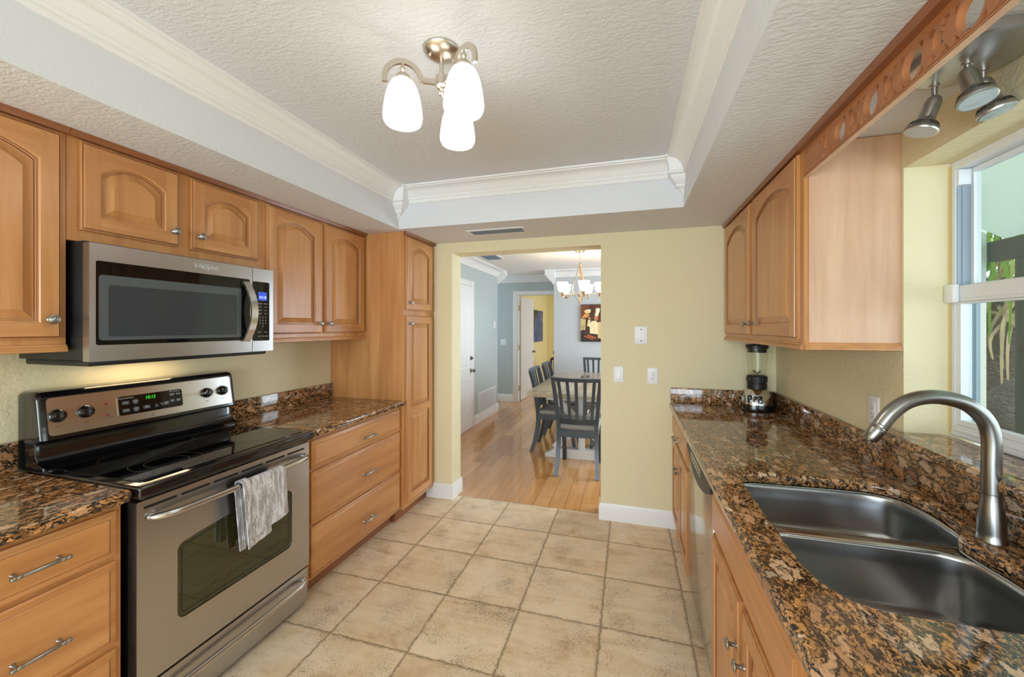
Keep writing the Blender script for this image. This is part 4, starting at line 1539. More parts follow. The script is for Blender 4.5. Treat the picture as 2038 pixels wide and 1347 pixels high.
for (y, z, s, body) in ((1.616, 1.572, 0.008, 'Popcorn'), (1.650, 1.572, 0.008, 'Reheat'), (1.616, 1.555, 0.007, 'Cook'), (1.650, 1.555, 0.007, 'Steam'), (1.616, 1.538, 0.007, 'Defrost'), (1.650, 1.538, 0.007, 'Keep'), (1.616, 1.521, 0.007, 'Soften'), (1.650, 1.521, 0.007, 'Power'),
                        (1.616, 1.500, 0.011, '1'), (1.633, 1.500, 0.011, '2'), (1.650, 1.500, 0.011, '3'), (1.616, 1.485, 0.011, '4'), (1.633, 1.485, 0.011, '5'), (1.650, 1.485, 0.011, '6'), (1.616, 1.470, 0.011, '7'), (1.633, 1.470, 0.011, '8'), (1.650, 1.470, 0.011, '9'),
                        (1.633, 1.455, 0.011, '0'), (1.612, 1.425, 0.008, 'Cancel'), (1.650, 1.425, 0.008, 'Start'), (1.612, 1.404, 0.008, 'Vent'), (1.634, 1.404, 0.008, 'Timer'), (1.655, 1.404, 0.008, 'Light')):
    text('print', body, s, frame((MF + 0.0013, y, z), '+x'), 'print_white', cp, ext=0.0001)
# its cooktop lamp
b = MB()
b.box((-2.19, 1.24, 1.3068), (-2.13, 1.36, 1.3078))
put('lamp_lens', b, plain('warm_lamp_lens', rgb(255, 240, 210), 0.4, emit=(1, 0.75, 0.42, 1), estr=2.0), t, 'lit warm lamp lens')
light('microwave_lamp', 'AREA', (-2.13, 1.30, 1.304), 0.9, (1.0, 0.74, 0.42), (0, R(-6), 0), 0.06, 0.34)

# ------------------------------------------------------------------ dishwasher
DW0, DW1 = 1.6515, 2.286
t = thing('dishwasher', (0.62, (DW0 + DW1) / 2, 0), 'stainless dishwasher with a black curved control strip under the right counter', 'dishwasher')
b = MB()
b.box((0.335, DW0 + 0.065, 0.02), (RX - 0.003, DW1 - 0.003, 0.868))
put('body', b, 'black_matte', t)
b = MB()
b.box((0.304, DW0 + 0.004, 0.112), (0.334, DW1 - 0.004, 0.866), bev=0.003)
put('door', b, 'steel_smooth', t, 'stainless door')
b = MB()
b.box((0.375, DW0 + 0.004, 0.0), (0.40, DW1 - 0.004, 0.105))
put('kick_plate', b, 'black_matte', t)
b = MB(frame((0.304, 0, 0), '-x'))
n = 20
pts = [(-DW1 + 0.006, 0.864), (-DW1 + 0.006, 0.812)]
low = []
for i in range(n + 1):
    s = i / n
    low.append((-DW1 + 0.006 + (DW1 - DW0 - 0.012) * s, 0.822 - 0.078 * math.sin(PI * s) ** 0.9))
rs = []
for dpt, k in ((0.0, 1.0), (0.006, 1.0), (0.009, 0.96)):
    rs.append([(x, 0.864 + (z - 0.864) * k, dpt) for x, z in low] + [(low[-1][0], 0.864, dpt), (low[0][0], 0.864, dpt)])
b.rings(rs, True, True, True)
cpd = put('control_strip', b, 'black_matte', t, 'black curved control strip')
b = MB(frame((0.295, 0, 0), '-x'))
b.poly(rrect(-2.14, -1.86, 0.800, 0.842, 0.004), (), 0.0, 0.001)
put('keypad', b, 'mw_glass', cpd)
b = MB(frame((0.294, 0, 0), '-x'))
for i in range(6):
    a = -2.115 + i * 0.045
    b.box((a, 0.812, 0.0), (a + 0.022, 0.820, 0.0006))
    b.box((a + 0.004, 0.827, 0.0), (a + 0.014, 0.829, 0.0006))
put('key_marks', b, 'print_grey', cpd, 'pale key marks')

# ------------------------------------------------------------------ blender jug on the counter
bx, by = 0.806, 2.962
t = thing('blender', (bx, by, CT), 'countertop blender with glass jar in the far right corner', 'blender')
b = MB()
b.lathe([(0.080, CT + 0.0003), (0.088, CT + 0.006), (0.0895, CT + 0.022), (0.087, CT + 0.044), (0.082, CT + 0.046)], (bx, by, 0), 'z', 40, sq=3.0)
put('foot', b, 'black', t)
b = MB()
b.lathe([(0.086, CT + 0.0445), (0.085, CT + 0.060), (0.077, CT + 0.095), (0.066, CT + 0.122), (0.058, CT + 0.138), (0.052, CT + 0.141)], (bx, by, 0), 'z', 40, sq=2.6)
put('motor_housing', b, 'steel_smooth', t, 'polished steel housing', angle=50)
b = MB()
b.lathe([(0.053, CT + 0.139), (0.057, CT + 0.142), (0.0575, CT + 0.175), (0.0545, CT + 0.178), (0.0545, CT + 0.182), (0.0585, CT + 0.185), (0.0585, CT + 0.222), (0.052, CT + 0.228)], (bx, by, 0), 'z', 40)
for i in range(10):
    a = 2 * PI * i / 10
    b.box((bx + 0.058 * math.cos(a) - 0.004, by + 0.058 * math.sin(a) - 0.004, CT + 0.19), (bx + 0.058 * math.cos(a) + 0.004, by + 0.058 * math.sin(a) + 0.004, CT + 0.22), bev=0.002)
put('jar_collar', b, 'black_matte', t, 'black collar')
b = MB()
zz = CT + 0.2285
b.lathe([(0.040, zz), (0.050, zz + 0.004), (0.0525, zz + 0.03), (0.058, zz + 0.12), (0.061, zz + 0.17), (0.061, zz + 0.176), (0.0575, zz + 0.176), (0.0545, zz + 0.12), (0.049, zz + 0.03), (0.046, zz + 0.010), (0.01, zz + 0.008)], (bx, by, 0), 'z', 28, cap=False, sq=2.5)
jar = put('glass_jar', b, 'jar_glass', t, 'clear glass jar', angle=60)
b = MB()
b.tube(smooth([(bx + 0.058, by - 0.01, zz + 0.155), (bx + 0.09, by - 0.012, zz + 0.15), (bx + 0.094, by - 0.012, zz + 0.10), (bx + 0.078, by - 0.01, zz + 0.045), (bx + 0.053, by - 0.008, zz + 0.035)], 6), 0.007, 10)
put('jar_handle', b, 'jar_glass', jar)
b = MB()
b.lathe([(0.053, zz + 0.150), (0.0535, zz + 0.1765), (0.063, zz + 0.177), (0.063, zz + 0.196), (0.058, zz + 0.200), (0.02, zz + 0.201), (0.02, zz + 0.212), (0.002, zz + 0.212)], (bx, by, 0), 'z', 28, sq=2.5)
put('lid', b, 'black_matte', t, 'black lid')
b = MB()
for i in range(4):
    a = i * PI / 2 + 0.4
    b.bar([(bx, by, zz + 0.014), (bx + 0.018 * math.cos(a), by + 0.018 * math.sin(a), zz + 0.018), (bx + 0.026 * math.cos(a), by + 0.026 * math.sin(a), zz + 0.030)], 0.010, 0.0015)
b.cyl((bx, by, zz + 0.009), (bx, by, zz + 0.02), 0.010, 0.006)
put('blade', b, 'pewter', t)
Fb = Matrix.Translation((bx, by, 0)) @ Matrix.Rotation(R(-22), 4, 'Z') @ frame((0, -0.0855, CT + 0.082), '-y') @ Matrix.Rotation(R(-14), 4, 'X')
b = MB(Fb)
b.poly(rrect(-0.043, 0.043, -0.026, 0.026, 0.006), [rrect(-0.040, 0.040, -0.023, 0.023, 0.005)], -0.012, 0.005)
put('button_surround', b, 'pewter_dark', t)
b = MB(Fb)
for cx in (-0.026, 0.0, 0.026):
    b.box((cx - 0.011, -0.020, -0.012), (cx + 0.011, 0.020, 0.004), bev=0.002)
put('button', b, 'black', t, 'three black buttons')
b = MB()
b.tube(smooth([(bx + 0.085, by + 0.01, CT + 0.03), (bx + 0.100, by + 0.03, CT + 0.05), (bx + 0.104, by + 0.05, CT + 0.03), (bx + 0.10, by + 0.06, CT + 0.006)], 5), 0.004, 8)
put('power_cord', b, 'black_matte', t)

# ------------------------------------------------------------------ lattice valance over the window
VX = 0.651
t = thing('lattice_valance', (VX, 1.0, 2.03), 'pierced maple valance board with round cutouts along the soffit over the sink window', 'valance')
VZ0, VZ1 = 2.030, 2.135
VY0, VY1 = 0.10, 1.7965
holes = []
cz = 2.078
per = 0.171


def wob(pts, r=0.003):
    """round the corners of a small polygon"""
    out = []
    n = len(pts)
    for i in range(n):
        a, bq, c = Vector(pts[i - 1]), Vector(pts[i]), Vector(pts[(i + 1) % n])
        d1 = (a - bq)
        d2 = (c - bq)
        r1 = min(r, d1.length * 0.4)
        r2 = min(r, d2.length * 0.4)
        p1, p2 = bq + d1.normalized() * r1, bq + d2.normalized() * r2
        out += [tuple(p1), tuple((p1 + p2 + bq * 2) / 4), tuple(p2)]
    return out


y = 1.531 + per
cyc = 0
centers = [1.531 - per * i for i in range(8)]
for cyv in centers:
    holes.append(circle(-cyv, cz, 0.0355, 26))
mids = [1.531 + per / 2] + [c - per / 2 for c in centers]
for m in mids:
    if m < 0.2:
        continue
    for q in (
        [(-0.013, -0.010), (0.0, -0.017), (0.013, -0.010), (0.013, 0.010), (0.0, 0.017), (-0.013, 0.010)],
        [(-0.017, 0.015), (-0.004, 0.024), (-0.012, 0.032), (-0.028, 0.032)], [(0.017, 0.015), (0.028, 0.032), (0.012, 0.032), (0.004, 0.024)],
        [(-0.017, -0.015), (-0.028, -0.032), (-0.012, -0.032), (-0.004, -0.024)], [(0.017, -0.015), (0.004, -0.024), (0.012, -0.032), (0.028, -0.032)],
        [(-0.036, 0.030), (-0.050, 0.032), (-0.038, 0.016)], [(0.036, 0.030), (0.038, 0.016), (0.050, 0.032)],
        [(-0.036, -0.030), (-0.038, -0.016), (-0.050, -0.032)], [(0.036, -0.030), (0.050, -0.032), (0.038, -0.016)],
    ):
        holes.append(wob([(-m + a * 1.25, cz + c * 1.18) for a, c in q], 0.0025))
b = MB(frame((VX, 0, 0), '-x'))
b.poly([(-VY1, VZ0), (-VY0, VZ0), (-VY0, VZ1), (-VY1, VZ1)], holes, -0.016, 0.0)
put('fretwork_board', b, 'maple_valance', t, angle=30)
b = MB()
b.box((VX - 0.004, VY0, VZ0), (VX - 0.0003, VY1, VZ0 + 0.004), bev=0.001)
b.box((VX - 0.003, VY0, VZ0 + 0.006), (VX - 0.0003, VY1, VZ0 + 0.008))
put('edge_bead', b, 'maple_valance', t)
b = MB()
b.box((VX - 0.0005, VY0, VZ0 - 0.0015), (VX + 0.0165, VY1, VZ0 - 0.0002))  # thin strip whose paler colour imitates window light from below
put('lower_edge', b, 'maple_lit', t, 'pale lower edge with window light painted in')
b = MB()
prof = [(0.0, 2.138), (0.0205, 2.138), (0.0215, 2.142), (0.0225, 2.150), (0.026, 2.155), (0.027, 2.1592), (-0.016, 2.1592), (-0.016, 2.1355), (0.0, 2.1355)]
b.rings([[(VX - o, yy, z) for o, z in prof] for yy in (VY0, VY1)], True, True, True)
put('top_moulding', b, 'maple_dark', t, 'darker brown moulding')

# ------------------------------------------------------------------ three-shade ceiling lamp
lx, ly = -0.642, 1.300
t = thing('ceiling_lamp', (lx, ly, 2.16), 'brushed nickel ceiling lamp with three lit white bell shades', 'ceiling lamp')
b = MB()
b.lathe([(0.0655, CZ - 0.0004), (0.0655, CZ - 0.004), (0.062, CZ - 0.010), (0.050, CZ - 0.020), (0.034, CZ - 0.028), (0.016, CZ - 0.032), (0.0003, CZ - 0.033)], (lx, ly, 0), 'z', 36)
for a in (40, 220):
    b.sphere((lx + 0.042 * math.cos(R(a)), ly + 0.042 * math.sin(R(a)), CZ - 0.027), 0.0055, 10)
put('canopy', b, 'nickel_warm', t)
b = MB()
b.cyl((lx, ly, CZ - 0.030), (lx, ly, 2.345), 0.0085)
b.lathe([(0.012, 2.350), (0.0195, 2.347), (0.0205, 2.340), (0.0205, 2.312), (0.019, 2.306), (0.012, 2.300), (0.006, 2.297), (0.0105, 2.290), (0.0115, 2.284), (0.008, 2.277), (0.0003, 2.275)], (lx, ly, 0), 'z', 24)
put('stem_hub', b, 'nickel_warm', t)
for ang in (209, 329, 89):
    a = R(ang)
    dx, dy = math.cos(a), math.sin(a)
    rs_ = 0.134
    b = MB()
    pts = [(0.018, 2.322), (0.062, 2.322), (0.070, 2.326)]
    for i in range(13):
        q = PI - (PI + 0.25) * i / 12
        pts.append((rs_ + 0.062 * math.cos(q), 2.318 + 0.062 * math.sin(q)))
    b.bar([(lx + dx * r, ly + dy * r, z) for r, z in pts], 0.018, 0.010, (-dy, dx, 0))
    # bar() takes width across and height along "up"
    arm = put('arm', b, 'nickel_warm', t, angle=40)
    sx_, sy_ = lx + dx * rs_, ly + dy * rs_
    b = MB()
    b.lathe([(0.0003, 2.364), (0.008, 2.362), (0.0105, 2.354), (0.008, 2.346), (0.005, 2.342), (0.012, 2.338), (0.022, 2.330), (0.0275, 2.319), (0.028, 2.314)], (sx_, sy_, 0), 'z', 24)
    b.cyl((sx_, sy_, 2.362), (sx_, sy_, 2.377), 0.004, n=8)
    put('shade_holder', b, 'nickel_warm', arm)
    b = MB()
    b.lathe([(0.027, 2.3135), (0.040, 2.303), (0.050, 2.284), (0.0575, 2.260), (0.0625, 2.234), (0.0660, 2.208), (0.0678, 2.188), (0.0665, 2.175), (0.0610, 2.163), (0.0585, 2.1625), (0.063, 2.176), (0.0642, 2.19), (0.0625, 2.208), (0.058, 2.236), (0.046, 2.284), (0.024, 2.311)], (sx_, sy_, 0), 'z', 32, cap=False)
    put('lamp_shade', b, 'shade', t, 'lit white glass bell shade', angle=80)
    light('ceiling_lamp_bulb', 'POINT', (sx_, sy_, 2.20), 2.0, (1.0, 0.92, 0.80), size=0.03)

# ------------------------------------------------------------------ spotlight cluster over the sink
px_, py_ = 0.842, 1.318
t = thing('spotlight_fixture', (px_, py_, 1.98), 'oval nickel ceiling fixture with three tilted spotlights above the sink', 'spotlight')
b = MB()
n = 48
b.rings([[(px_ + (0.112 + o) * math.cos(2 * PI * i / n), py_ + (0.130 + o) * math.sin(2 * PI * i / n), z) for i in range(n)] for o, z in ((0, SZ - 0.0004), (0, SZ - 0.022), (-0.004, SZ - 0.026), (-0.012, SZ - 0.027))], True, True, True)
plate = put('mounting_plate', b, 'nickel_spot', t)


def spot(post, aim, ln):
    P = Vector(post)
    b = MB()
    b.lathe([(0.011, SZ - 0.0272), (0.011, SZ - 0.030), (0.0065, SZ - 0.032), (0.0065, SZ - 0.032 - ln)], (P.x, P.y, 0), 'z', 16)
    sp = put('stem', b, 'nickel_spot', t)
    top = Vector((P.x, P.y, SZ - 0.030 - ln))
    d = Vector(aim).normalized()
    Rm = d.to_track_quat('Z', 'Y').to_matrix()
    b = MB()
    prof = [(0.0003, -0.012), (0.009, -0.011), (0.016, -0.004), (0.019, 0.006), (0.0195, 0.050), (0.0205, 0.056), (0.026, 0.062), (0.033, 0.074), (0.0375, 0.082), (0.0385, 0.086), (0.037, 0.090), (0.033, 0.091)]
    b.lathe(prof, top, 'z', 32, T=Rm)
    hd = put('spot_head', b, 'nickel_spot', t, angle=35)
    b = MB()
    for i in range(44):
        a = 2 * PI * i / 44
        c = Vector((0.0300 * math.cos(a), 0.0300 * math.sin(a), 0.066))
        e = Vector((0.0345 * math.cos(a), 0.0345 * math.sin(a), 0.075))
        b.cyl(top + Rm @ c, top + Rm @ e, 0.0009, n=5)
    put('knurled_ring', b, 'pewter_dark', hd)
    b = MB()
    b.lathe([(0.033, 0.0912), (0.033, 0.0885), (0.026, 0.087), (0.0255, 0.0905), (0.015, 0.092), (0.0003, 0.0925)], top, 'z', 24, T=Rm)
    put('lens', b, plain('spot_lens', rgb(176, 188, 192), 0.08, coat=0.6), hd, 'clear pale lens')
    b = MB()
    q = top + Rm @ Vector((0.0195, 0, 0.012))
    b.tube([top + Rm @ Vector((0.020, 0, 0.002)), top + Rm @ Vector((0.022, 0, 0.02)), top + Rm @ Vector((0.0205, 0, 0.04)), top + Rm @ Vector((0.026, 0, 0.06))], 0.002, 6)
    put('clip', b, 'pewter', hd)


spot((0.830, 1.420, 0), (-0.34, 0.05, -1), 0.038)
spot((0.842, 1.325, 0), (0.05, -0.30, -1), 0.020)
spot((0.905, 1.372, 0), (0.26, -0.12, -1), 0.030)


# ------------------------------------------------------------------ vents and wall plates
def grille(name, label, F, w, h, slats, horizontal=True, mats=('vent_white', 'dark_slot'), cat='vent', blade='vent_white', lip=0.022, tilt=35):
    """F: local a=width, b=height, c=out"""
    ctr = F @ Vector((0, 0, 0))
    t = thing(name, ctr, label, cat)
    b = MB(F)
    b.poly([(-w / 2, -h / 2), (w / 2, -h / 2), (w / 2, h / 2), (-w / 2, h / 2)], [[(-w / 2 + lip, -h / 2 + lip), (w / 2 - lip, -h / 2 + lip), (w / 2 - lip, h / 2 - lip), (-w / 2 + lip, h / 2 - lip)]], 0.0004, 0.007)
    put('frame', b, mats[0], t)
    b = MB(F)
    b.box((-w / 2 + lip * 0.9, -h / 2 + lip * 0.9, 0.0004), (w / 2 - lip * 0.9, h / 2 - lip * 0.9, 0.001))
    put('duct_opening', b, mats[1], t, 'dark opening')
    b = MB(F)
    L = (h if horizontal else w) - 2 * lip
    for i in range(slats):
        p = -L / 2 + L * (i + 0.5) / slats
        dd = L / slats * 0.42
        if horizontal:
            b.bar([(-w / 2 + lip, p, 0.005), (w / 2 - lip, p, 0.005)], dd * 1.5, 0.0016, (0, math.sin(R(tilt)), math.cos(R(tilt))))
        else:
            b.bar([(p, -h / 2 + lip, 0.005), (p, h / 2 - lip, 0.005)], dd * 1.5, 0.0016, (math.sin(R(tilt)), 0, math.cos(R(tilt))))
    put('blades', b, blade, t)
    return t


FD = Matrix(((1, 0, 0, 0), (0, -1, 0, 0), (0, 0, -1, 0), (0, 0, 0, 1)))   # facing down
grille('ceiling_vent', 'white slotted ceiling vent in the soffit above the doorway', Matrix.Translation((-0.93, 2.795, SZ)) @ FD, 0.44, 0.150, 6, True, blade='vent_blue', tilt=20)
grille('ceiling_vent', 'small square ceiling vent over the dining room by the left wall', Matrix.Translation((-1.86, 5.33, CZ)) @ FD, 0.26, 0.36, 8, True, blade='vent_blue')
grille('return_grille', 'white louvred air grille low on the blue wall beside the closed door', frame((DLX, 6.065, 0.285), '+x'), 0.80, 0.335, 17, True)


def plate(name, label, F, w, h, kind, cat):
    t = thing(name, F @ Vector((0, 0, 0)), label, cat)
    b = MB(F)
    e = [(0, 0.0004), (0, 0.0025), (0.0025, 0.005), (0.004, 0.0055)]
    b.rings([[(x, y, d) for x, y in rrect(-w / 2 + i, w / 2 - i, -h / 2 + i, h / 2 - i, 0.004, 3)] for i, d in e], True, True, True)
    put('cover_plate', b, 'white_plastic', t)
    if kind == 'blank':
        b = MB(F)
        for z in (0.042, -0.042):
            b.lathe([(0.0045, 0.0055), (0.0045, 0.0062), (0.0003, 0.0066)], (0, z, 0), 'z', 12)
        put('screw', b, 'dark_slot', t, 'two dark screws')
    if kind in ('switch', 'outlet'):
        b = MB(F)
        b.box((-0.0175, -0.034, 0.005), (0.0175, 0.034, 0.0068), bev=0.001)
        if kind == 'switch':
            r0 = [(-0.014, -0.030, 0.0068), (0.014, -0.030, 0.0068), (0.014, 0.030, 0.0068), (-0.014, 0.030, 0.0068)]
            r1 = [(-0.0135, -0.029, 0.0115), (0.0135, -0.029, 0.0115), (0.0135, 0.029, 0.0078), (-0.0135, 0.029, 0.0078)]
            b.rings([r0, r1], True, True, True)
        put('rocker' if kind == 'switch' else 'receptacle', b, 'white_plastic', t)
        b = MB(F)
        for z in (0.046, -0.046):
            b.lathe([(0.003, 0.0055), (0.003, 0.0062), (0.0003, 0.0064)], (0, z, 0), 'z', 10)
        put('screw', b, 'vent_white', t)
        if kind == 'outlet':
            b = MB(F)
            for z in (0.017, -0.017):
                b.box((-0.0075, z + 0.001, 0.0066), (-0.0055, z + 0.009, 0.0071))
                b.box((0.0055, z + 0.002, 0.0066), (0.0075, z + 0.008, 0.0071))
                b.lathe([(0.003, 0.0066), (0.003, 0.0071), (0.0003, 0.0071)], (0, z - 0.007, 0), 'z', 10)
            put('slots', b, 'dark_slot', t)
    return t


plate('blank_wall_plate', 'white blank wall plate with two dark screws, above the switch and outlet', frame((0.088, FY, 1.391), '-y'), 0.092, 0.128, 'blank', 'wall plate')
plate('light_switch', 'white rocker light switch on the yellow wall next to the doorway', frame((-0.073, FY, 1.097), '-y'), 0.073, 0.118, 'switch', 'light switch')
plate('power_outlet', 'white duplex outlet on the yellow far wall left of the granite', frame((0.168, FY, 1.094), '-y'), 0.073, 0.118, 'outlet', 'outlet')
plate('power_outlet', 'white outlet on the window wall half hidden behind the faucet spout', frame((RX, 1.965, 1.112), '-x'), 0.073, 0.118, 'outlet', 'outlet')

# ------------------------------------------------------------------ sink window
t = tag(thing('window_1', (1.12, (WY0 + WY1) / 2, 1.072), 'white vinyl single hung window over the sink', 'window'), kind='structure')
WX = 1.088
y0, y1, z0, z1 = WY0 + 0.002, WY1 - 0.001, 1.0725, WZ1 - 0.001
fw = 0.021
FW = frame((WX, 0, 0), '-x')


def rect_(a0, a1, c0, c1):
    return [(-a1, c0), (-a0, c0), (-a0, c1), (-a1, c1)]


b = MB(FW)
b.poly(rect_(y0, y1, z0, z1), [rect_(y0 + fw, y1 - fw, z0 + 0.042, z1 - 0.028)], -0.070, 0.0)
b.box((-y1 + fw, z0 + 0.020, 0.0002), (-y0 - fw, z0 + 0.024, 0.004))
b.box((-y1 + 0.004, z0 + 0.004, 0.0002), (-y0 - 0.004, z0 + 0.010, 0.003))
put('window_frame', b, 'vinyl', t, angle=20)
yc = y1 - fw - 0.001
b = MB()
b.box((WX + 0.004, yc - 0.003, 1.594), (WX + 0.0385, yc, z1 - 0.086))
b.box((WX + 0.016, yc - 0.006, 1.594), (WX + 0.020, yc - 0.0031, z1 - 0.086))
put('jamb_channel', b, 'vinyl_grey', t, 'grey sash channel')
b = MB()
b.box((WX + 0.003, yc - 0.010, z1 - 0.084), (WX + 0.0385, yc, z1 - 0.030), bev=0.002)
put('jamb_stop', b, 'vinyl', t)
ya, yb = y0 + fw + 0.001, yc
b = MB(FW)
b.poly(rect_(ya, yb, 1.594, z1 - 0.030), [rect_(ya + 0.016, yb - 0.016, 1.60, z1 - 0.046)], -0.058, -0.040)
up = put('upper_sash', b, 'vinyl', t, angle=20)
b = MB()
b.box((WX + 0.047, ya + 0.0155, 1.60), (WX + 0.051, yb - 0.0155, z1 - 0.0465))
put('window_pane', b, 'glass', up)
b = MB(FW)
b.poly(rect_(y0 + fw + 0.001, yc, z0 + 0.043, 1.5355), [rect_(y0 + fw + 0.022, yc - 0.020, z0 + 0.060, 1.530)], -0.032, -0.002)
b.box((-yc, 1.536, -0.034), (-y0 - fw - 0.001, 1.593, 0.002), bev=0.003)
b.box((-yc, 1.548, 0.0022), (-y0 - fw - 0.002, 1.551, 0.004))
lo_ = put('lower_sash', b, 'vinyl', t, angle=20)
b = MB()
b.box((WX + 0.022, y0 + fw + 0.0215, z0 + 0.0605), (WX + 0.026, yc - 0.0195, 1.5295))
put('window_pane', b, 'glass', lo_)
b = MB()
b.box((WX + 0.036, yc - 0.012, z0 + 0.043), (WX + 0.060, yc, 1.534))
b.box((WX + 0.044, yc - 0.018, z0 + 0.043), (WX + 0.050, yc - 0.0121, 1.534))
put('sash_guide', b, 'vinyl_grey', t)
b = MB()
b.box((WX - 0.022, 1.738, 1.534), (WX - 0.003, 1.800 - 0.018, 1.598), bev=0.005)
put('window_sensor', b, 'white_plastic', None, 'small white alarm sensor on the window frame at the sash rail', 'sensor')
b = MB()
b.tube([(WX - 0.003, WY1 - 0.003, 1.076), (WX - 0.003, WY1 - 0.003, 1.53)], 0.0026, 6)
b.tube([(WX - 0.003, WY1 - 0.003, 1.605), (WX - 0.003, WY1 - 0.003, 2.015)], 0.0026, 6)
struct('trim_8', b, plain('yellow_caulk', rgb(214, 178, 92), 0.6), 'thin yellowed caulk line along the window frame', 'caulk')

# ------------------------------------------------------------------ outside the window
M['stucco'] = plaster('white_stucco', rgb(226, 230, 226), 60, 0.4, 0.9)
M['patio_roof'] = None
tt = NT('translucent_patio_panel')
tt.t.nodes.remove(tt.b)
df = tt.n('ShaderNodeBsdfDiffuse')
df.inputs['Color'].default_value = rgb(228, 234, 230)
tl = tt.n('ShaderNodeBsdfTranslucent')
tl.inputs['Color'].default_value = rgb(232, 240, 232)
mx = tt.n('ShaderNodeMixShader')
mx.inputs[0].default_value = 0.6
tt.l(df.outputs[0], mx.inputs[1])
tt.l(tl.outputs[0], mx.inputs[2])
tt.l(mx.outputs[0], tt.out.inputs[0])
M['patio_roof'] = tt.m
M['dark_frame'] = plain('dark_bronze_frame', rgb(78, 80, 80), 0.5)
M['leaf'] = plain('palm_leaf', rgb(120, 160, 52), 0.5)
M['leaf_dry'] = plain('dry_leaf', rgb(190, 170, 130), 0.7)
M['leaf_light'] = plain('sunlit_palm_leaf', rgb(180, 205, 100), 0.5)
M['bark'] = plaster('grey_bark', rgb(120, 112, 102), 24, 0.9, 0.9, (1, 1, 2.2), rgb(84, 78, 72), 0.03)
M['patio'] = plaster('patio_concrete', rgb(170, 166, 158), 20, 0.2, 0.9)
M['screen'] = None
sc_ = NT('dark_insect_screen')
sc_.t.nodes.remove(sc_.b)
a_ = sc_.n('ShaderNodeBsdfTransparent')
d_ = sc_.n('ShaderNodeBsdfDiffuse')
d_.inputs['Color'].default_value = rgb(70, 72, 74)
m_ = sc_.n('ShaderNodeMixShader')
m_.inputs[0].default_value = 0.35
sc_.l(a_.outputs[0], m_.inputs[1])
sc_.l(d_.outputs[0], m_.inputs[2])
sc_.l(m_.outputs[0], sc_.out.inputs[0])
M['screen'] = sc_.m

b = MB()
b.box((1.156, -3.0, -0.1), (7.0, 12.0, -0.002))
struct('ground', b, 'patio', 'pale concrete patio outside the sink window', 'ground')
b = MB()
b.box((1.157, 3.31, 0.0), (2.2, 3.45, 3.0))
struct('wall_patio', b, 'stucco', 'white stucco patio wall seen through the sink window', 'wall')
b = MB()
rs = []
for i in range(61):
    yy = -1.2 + 4.5 * i / 60.0
    z = 0.02 * math.sin(i * PI)  # crest line
    k = 0.012 * (1 if i % 2 else -1)
    rs.append([(1.158, yy, 2.72 + k), (2.30, yy, 2.01 + k), (2.30, yy, 2.013 + k), (1.158, yy, 2.723 + k)])
b.rings(rs, True, True, True)
put('patio_roof', b, 'patio_roof', None, 'translucent white ribbed patio roof above the sink window', 'roof', kind='structure')
t = thing('patio_screen', (2.23, 2.0, 0), 'dark framed patio screen with posts and beam outside the sink window', 'screen')
b = MB()
b.box((2.20, -1.2, 1.865), (2.26, 3.305, 1.99))
put('beam', b, 'dark_frame', t)
for yy in (3.12 - 0.20, 1.6, 0.3):
    b = MB()
    b.box((2.205, yy, 0), (2.255, yy + 0.20, 1.864))
    put('post', b, 'dark_frame', t)
b = MB()
b.box((2.228, -1.2, 0.02), (2.231, 2.915, 1.86))
put('screen_mesh', b, 'screen', t, 'dark see-through insect mesh')
b = MB()
b.box((2.21, -1.2, 0.70), (2.25, 2.919, 0.76))
put('rail', b, 'dark_frame', t)

t = thing('palm', (3.35, 4.85, 0), 'palm with hanging green leaves and shaggy grey trunk outside the window', 'palm')
b = MB()
tr = [(3.35, 4.85, 0.0), (3.36, 4.84, 0.4), (3.35, 4.86, 0.9), (3.37, 4.87, 1.4), (3.38, 4.88, 1.9)]
b.tube(smooth(tr, 6), [0.42 - 0.010 * i for i in range(25)], 20)
put('trunk', b, 'bark', t)
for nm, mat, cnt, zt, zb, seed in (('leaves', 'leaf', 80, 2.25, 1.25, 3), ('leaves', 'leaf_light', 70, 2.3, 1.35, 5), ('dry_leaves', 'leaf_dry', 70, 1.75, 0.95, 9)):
    random.seed(seed)
    b = MB()
    for i in range(cnt):
        a = random.uniform(0, 2 * PI)
        r0 = 0.30
        r1 = random.uniform(0.45, 0.80) if mat != 'leaf_dry' else random.uniform(0.43, 0.50)
        zs = zt + random.uniform(-0.25, 0.2)
        ze = zb + random.uniform(-0.15, 0.45)
        a2 = a + random.uniform(-0.5, 0.5)
        c = Vector((3.36, 4.86, 0))
        p = [c + Vector((r0 * math.cos(a), r0 * math.sin(a), zs)), c + Vector((r1 * 0.8 * math.cos(a), r1 * 0.8 * math.sin(a), zs + random.uniform(-0.05, 0.2))), c + Vector((r1 * math.cos(a2), r1 * math.sin(a2), (zs + ze) / 2)), c + Vector((r1 * 0.95 * math.cos(a2), r1 * 0.95 * math.sin(a2), ze))]
        sp_ = smooth(p, 4)
        k = len(sp_)
        b.bar(sp_, [0.022 * math.sin(PI * (j + 0.6) / (k + 0.4)) + 0.003 for j in range(k)], 0.0016, (math.cos(a), math.sin(a), 0.3))
    o = put(nm, b, mat, t, {'leaf': 'green hanging leaves', 'leaf_light': 'bright yellow green leaves', 'leaf_dry': 'pale dry hanging leaf strips'}[mat], angle=80)
    o['kind'] = 'stuff'
t = thing('boulder', (2.92, 4.05, 0), 'rounded grey boulder at the foot of the palm outside the window', 'boulder')
b = MB()
tb = bmesh.new()
bmesh.ops.create_icosphere(tb, subdivisions=4, radius=1.0)
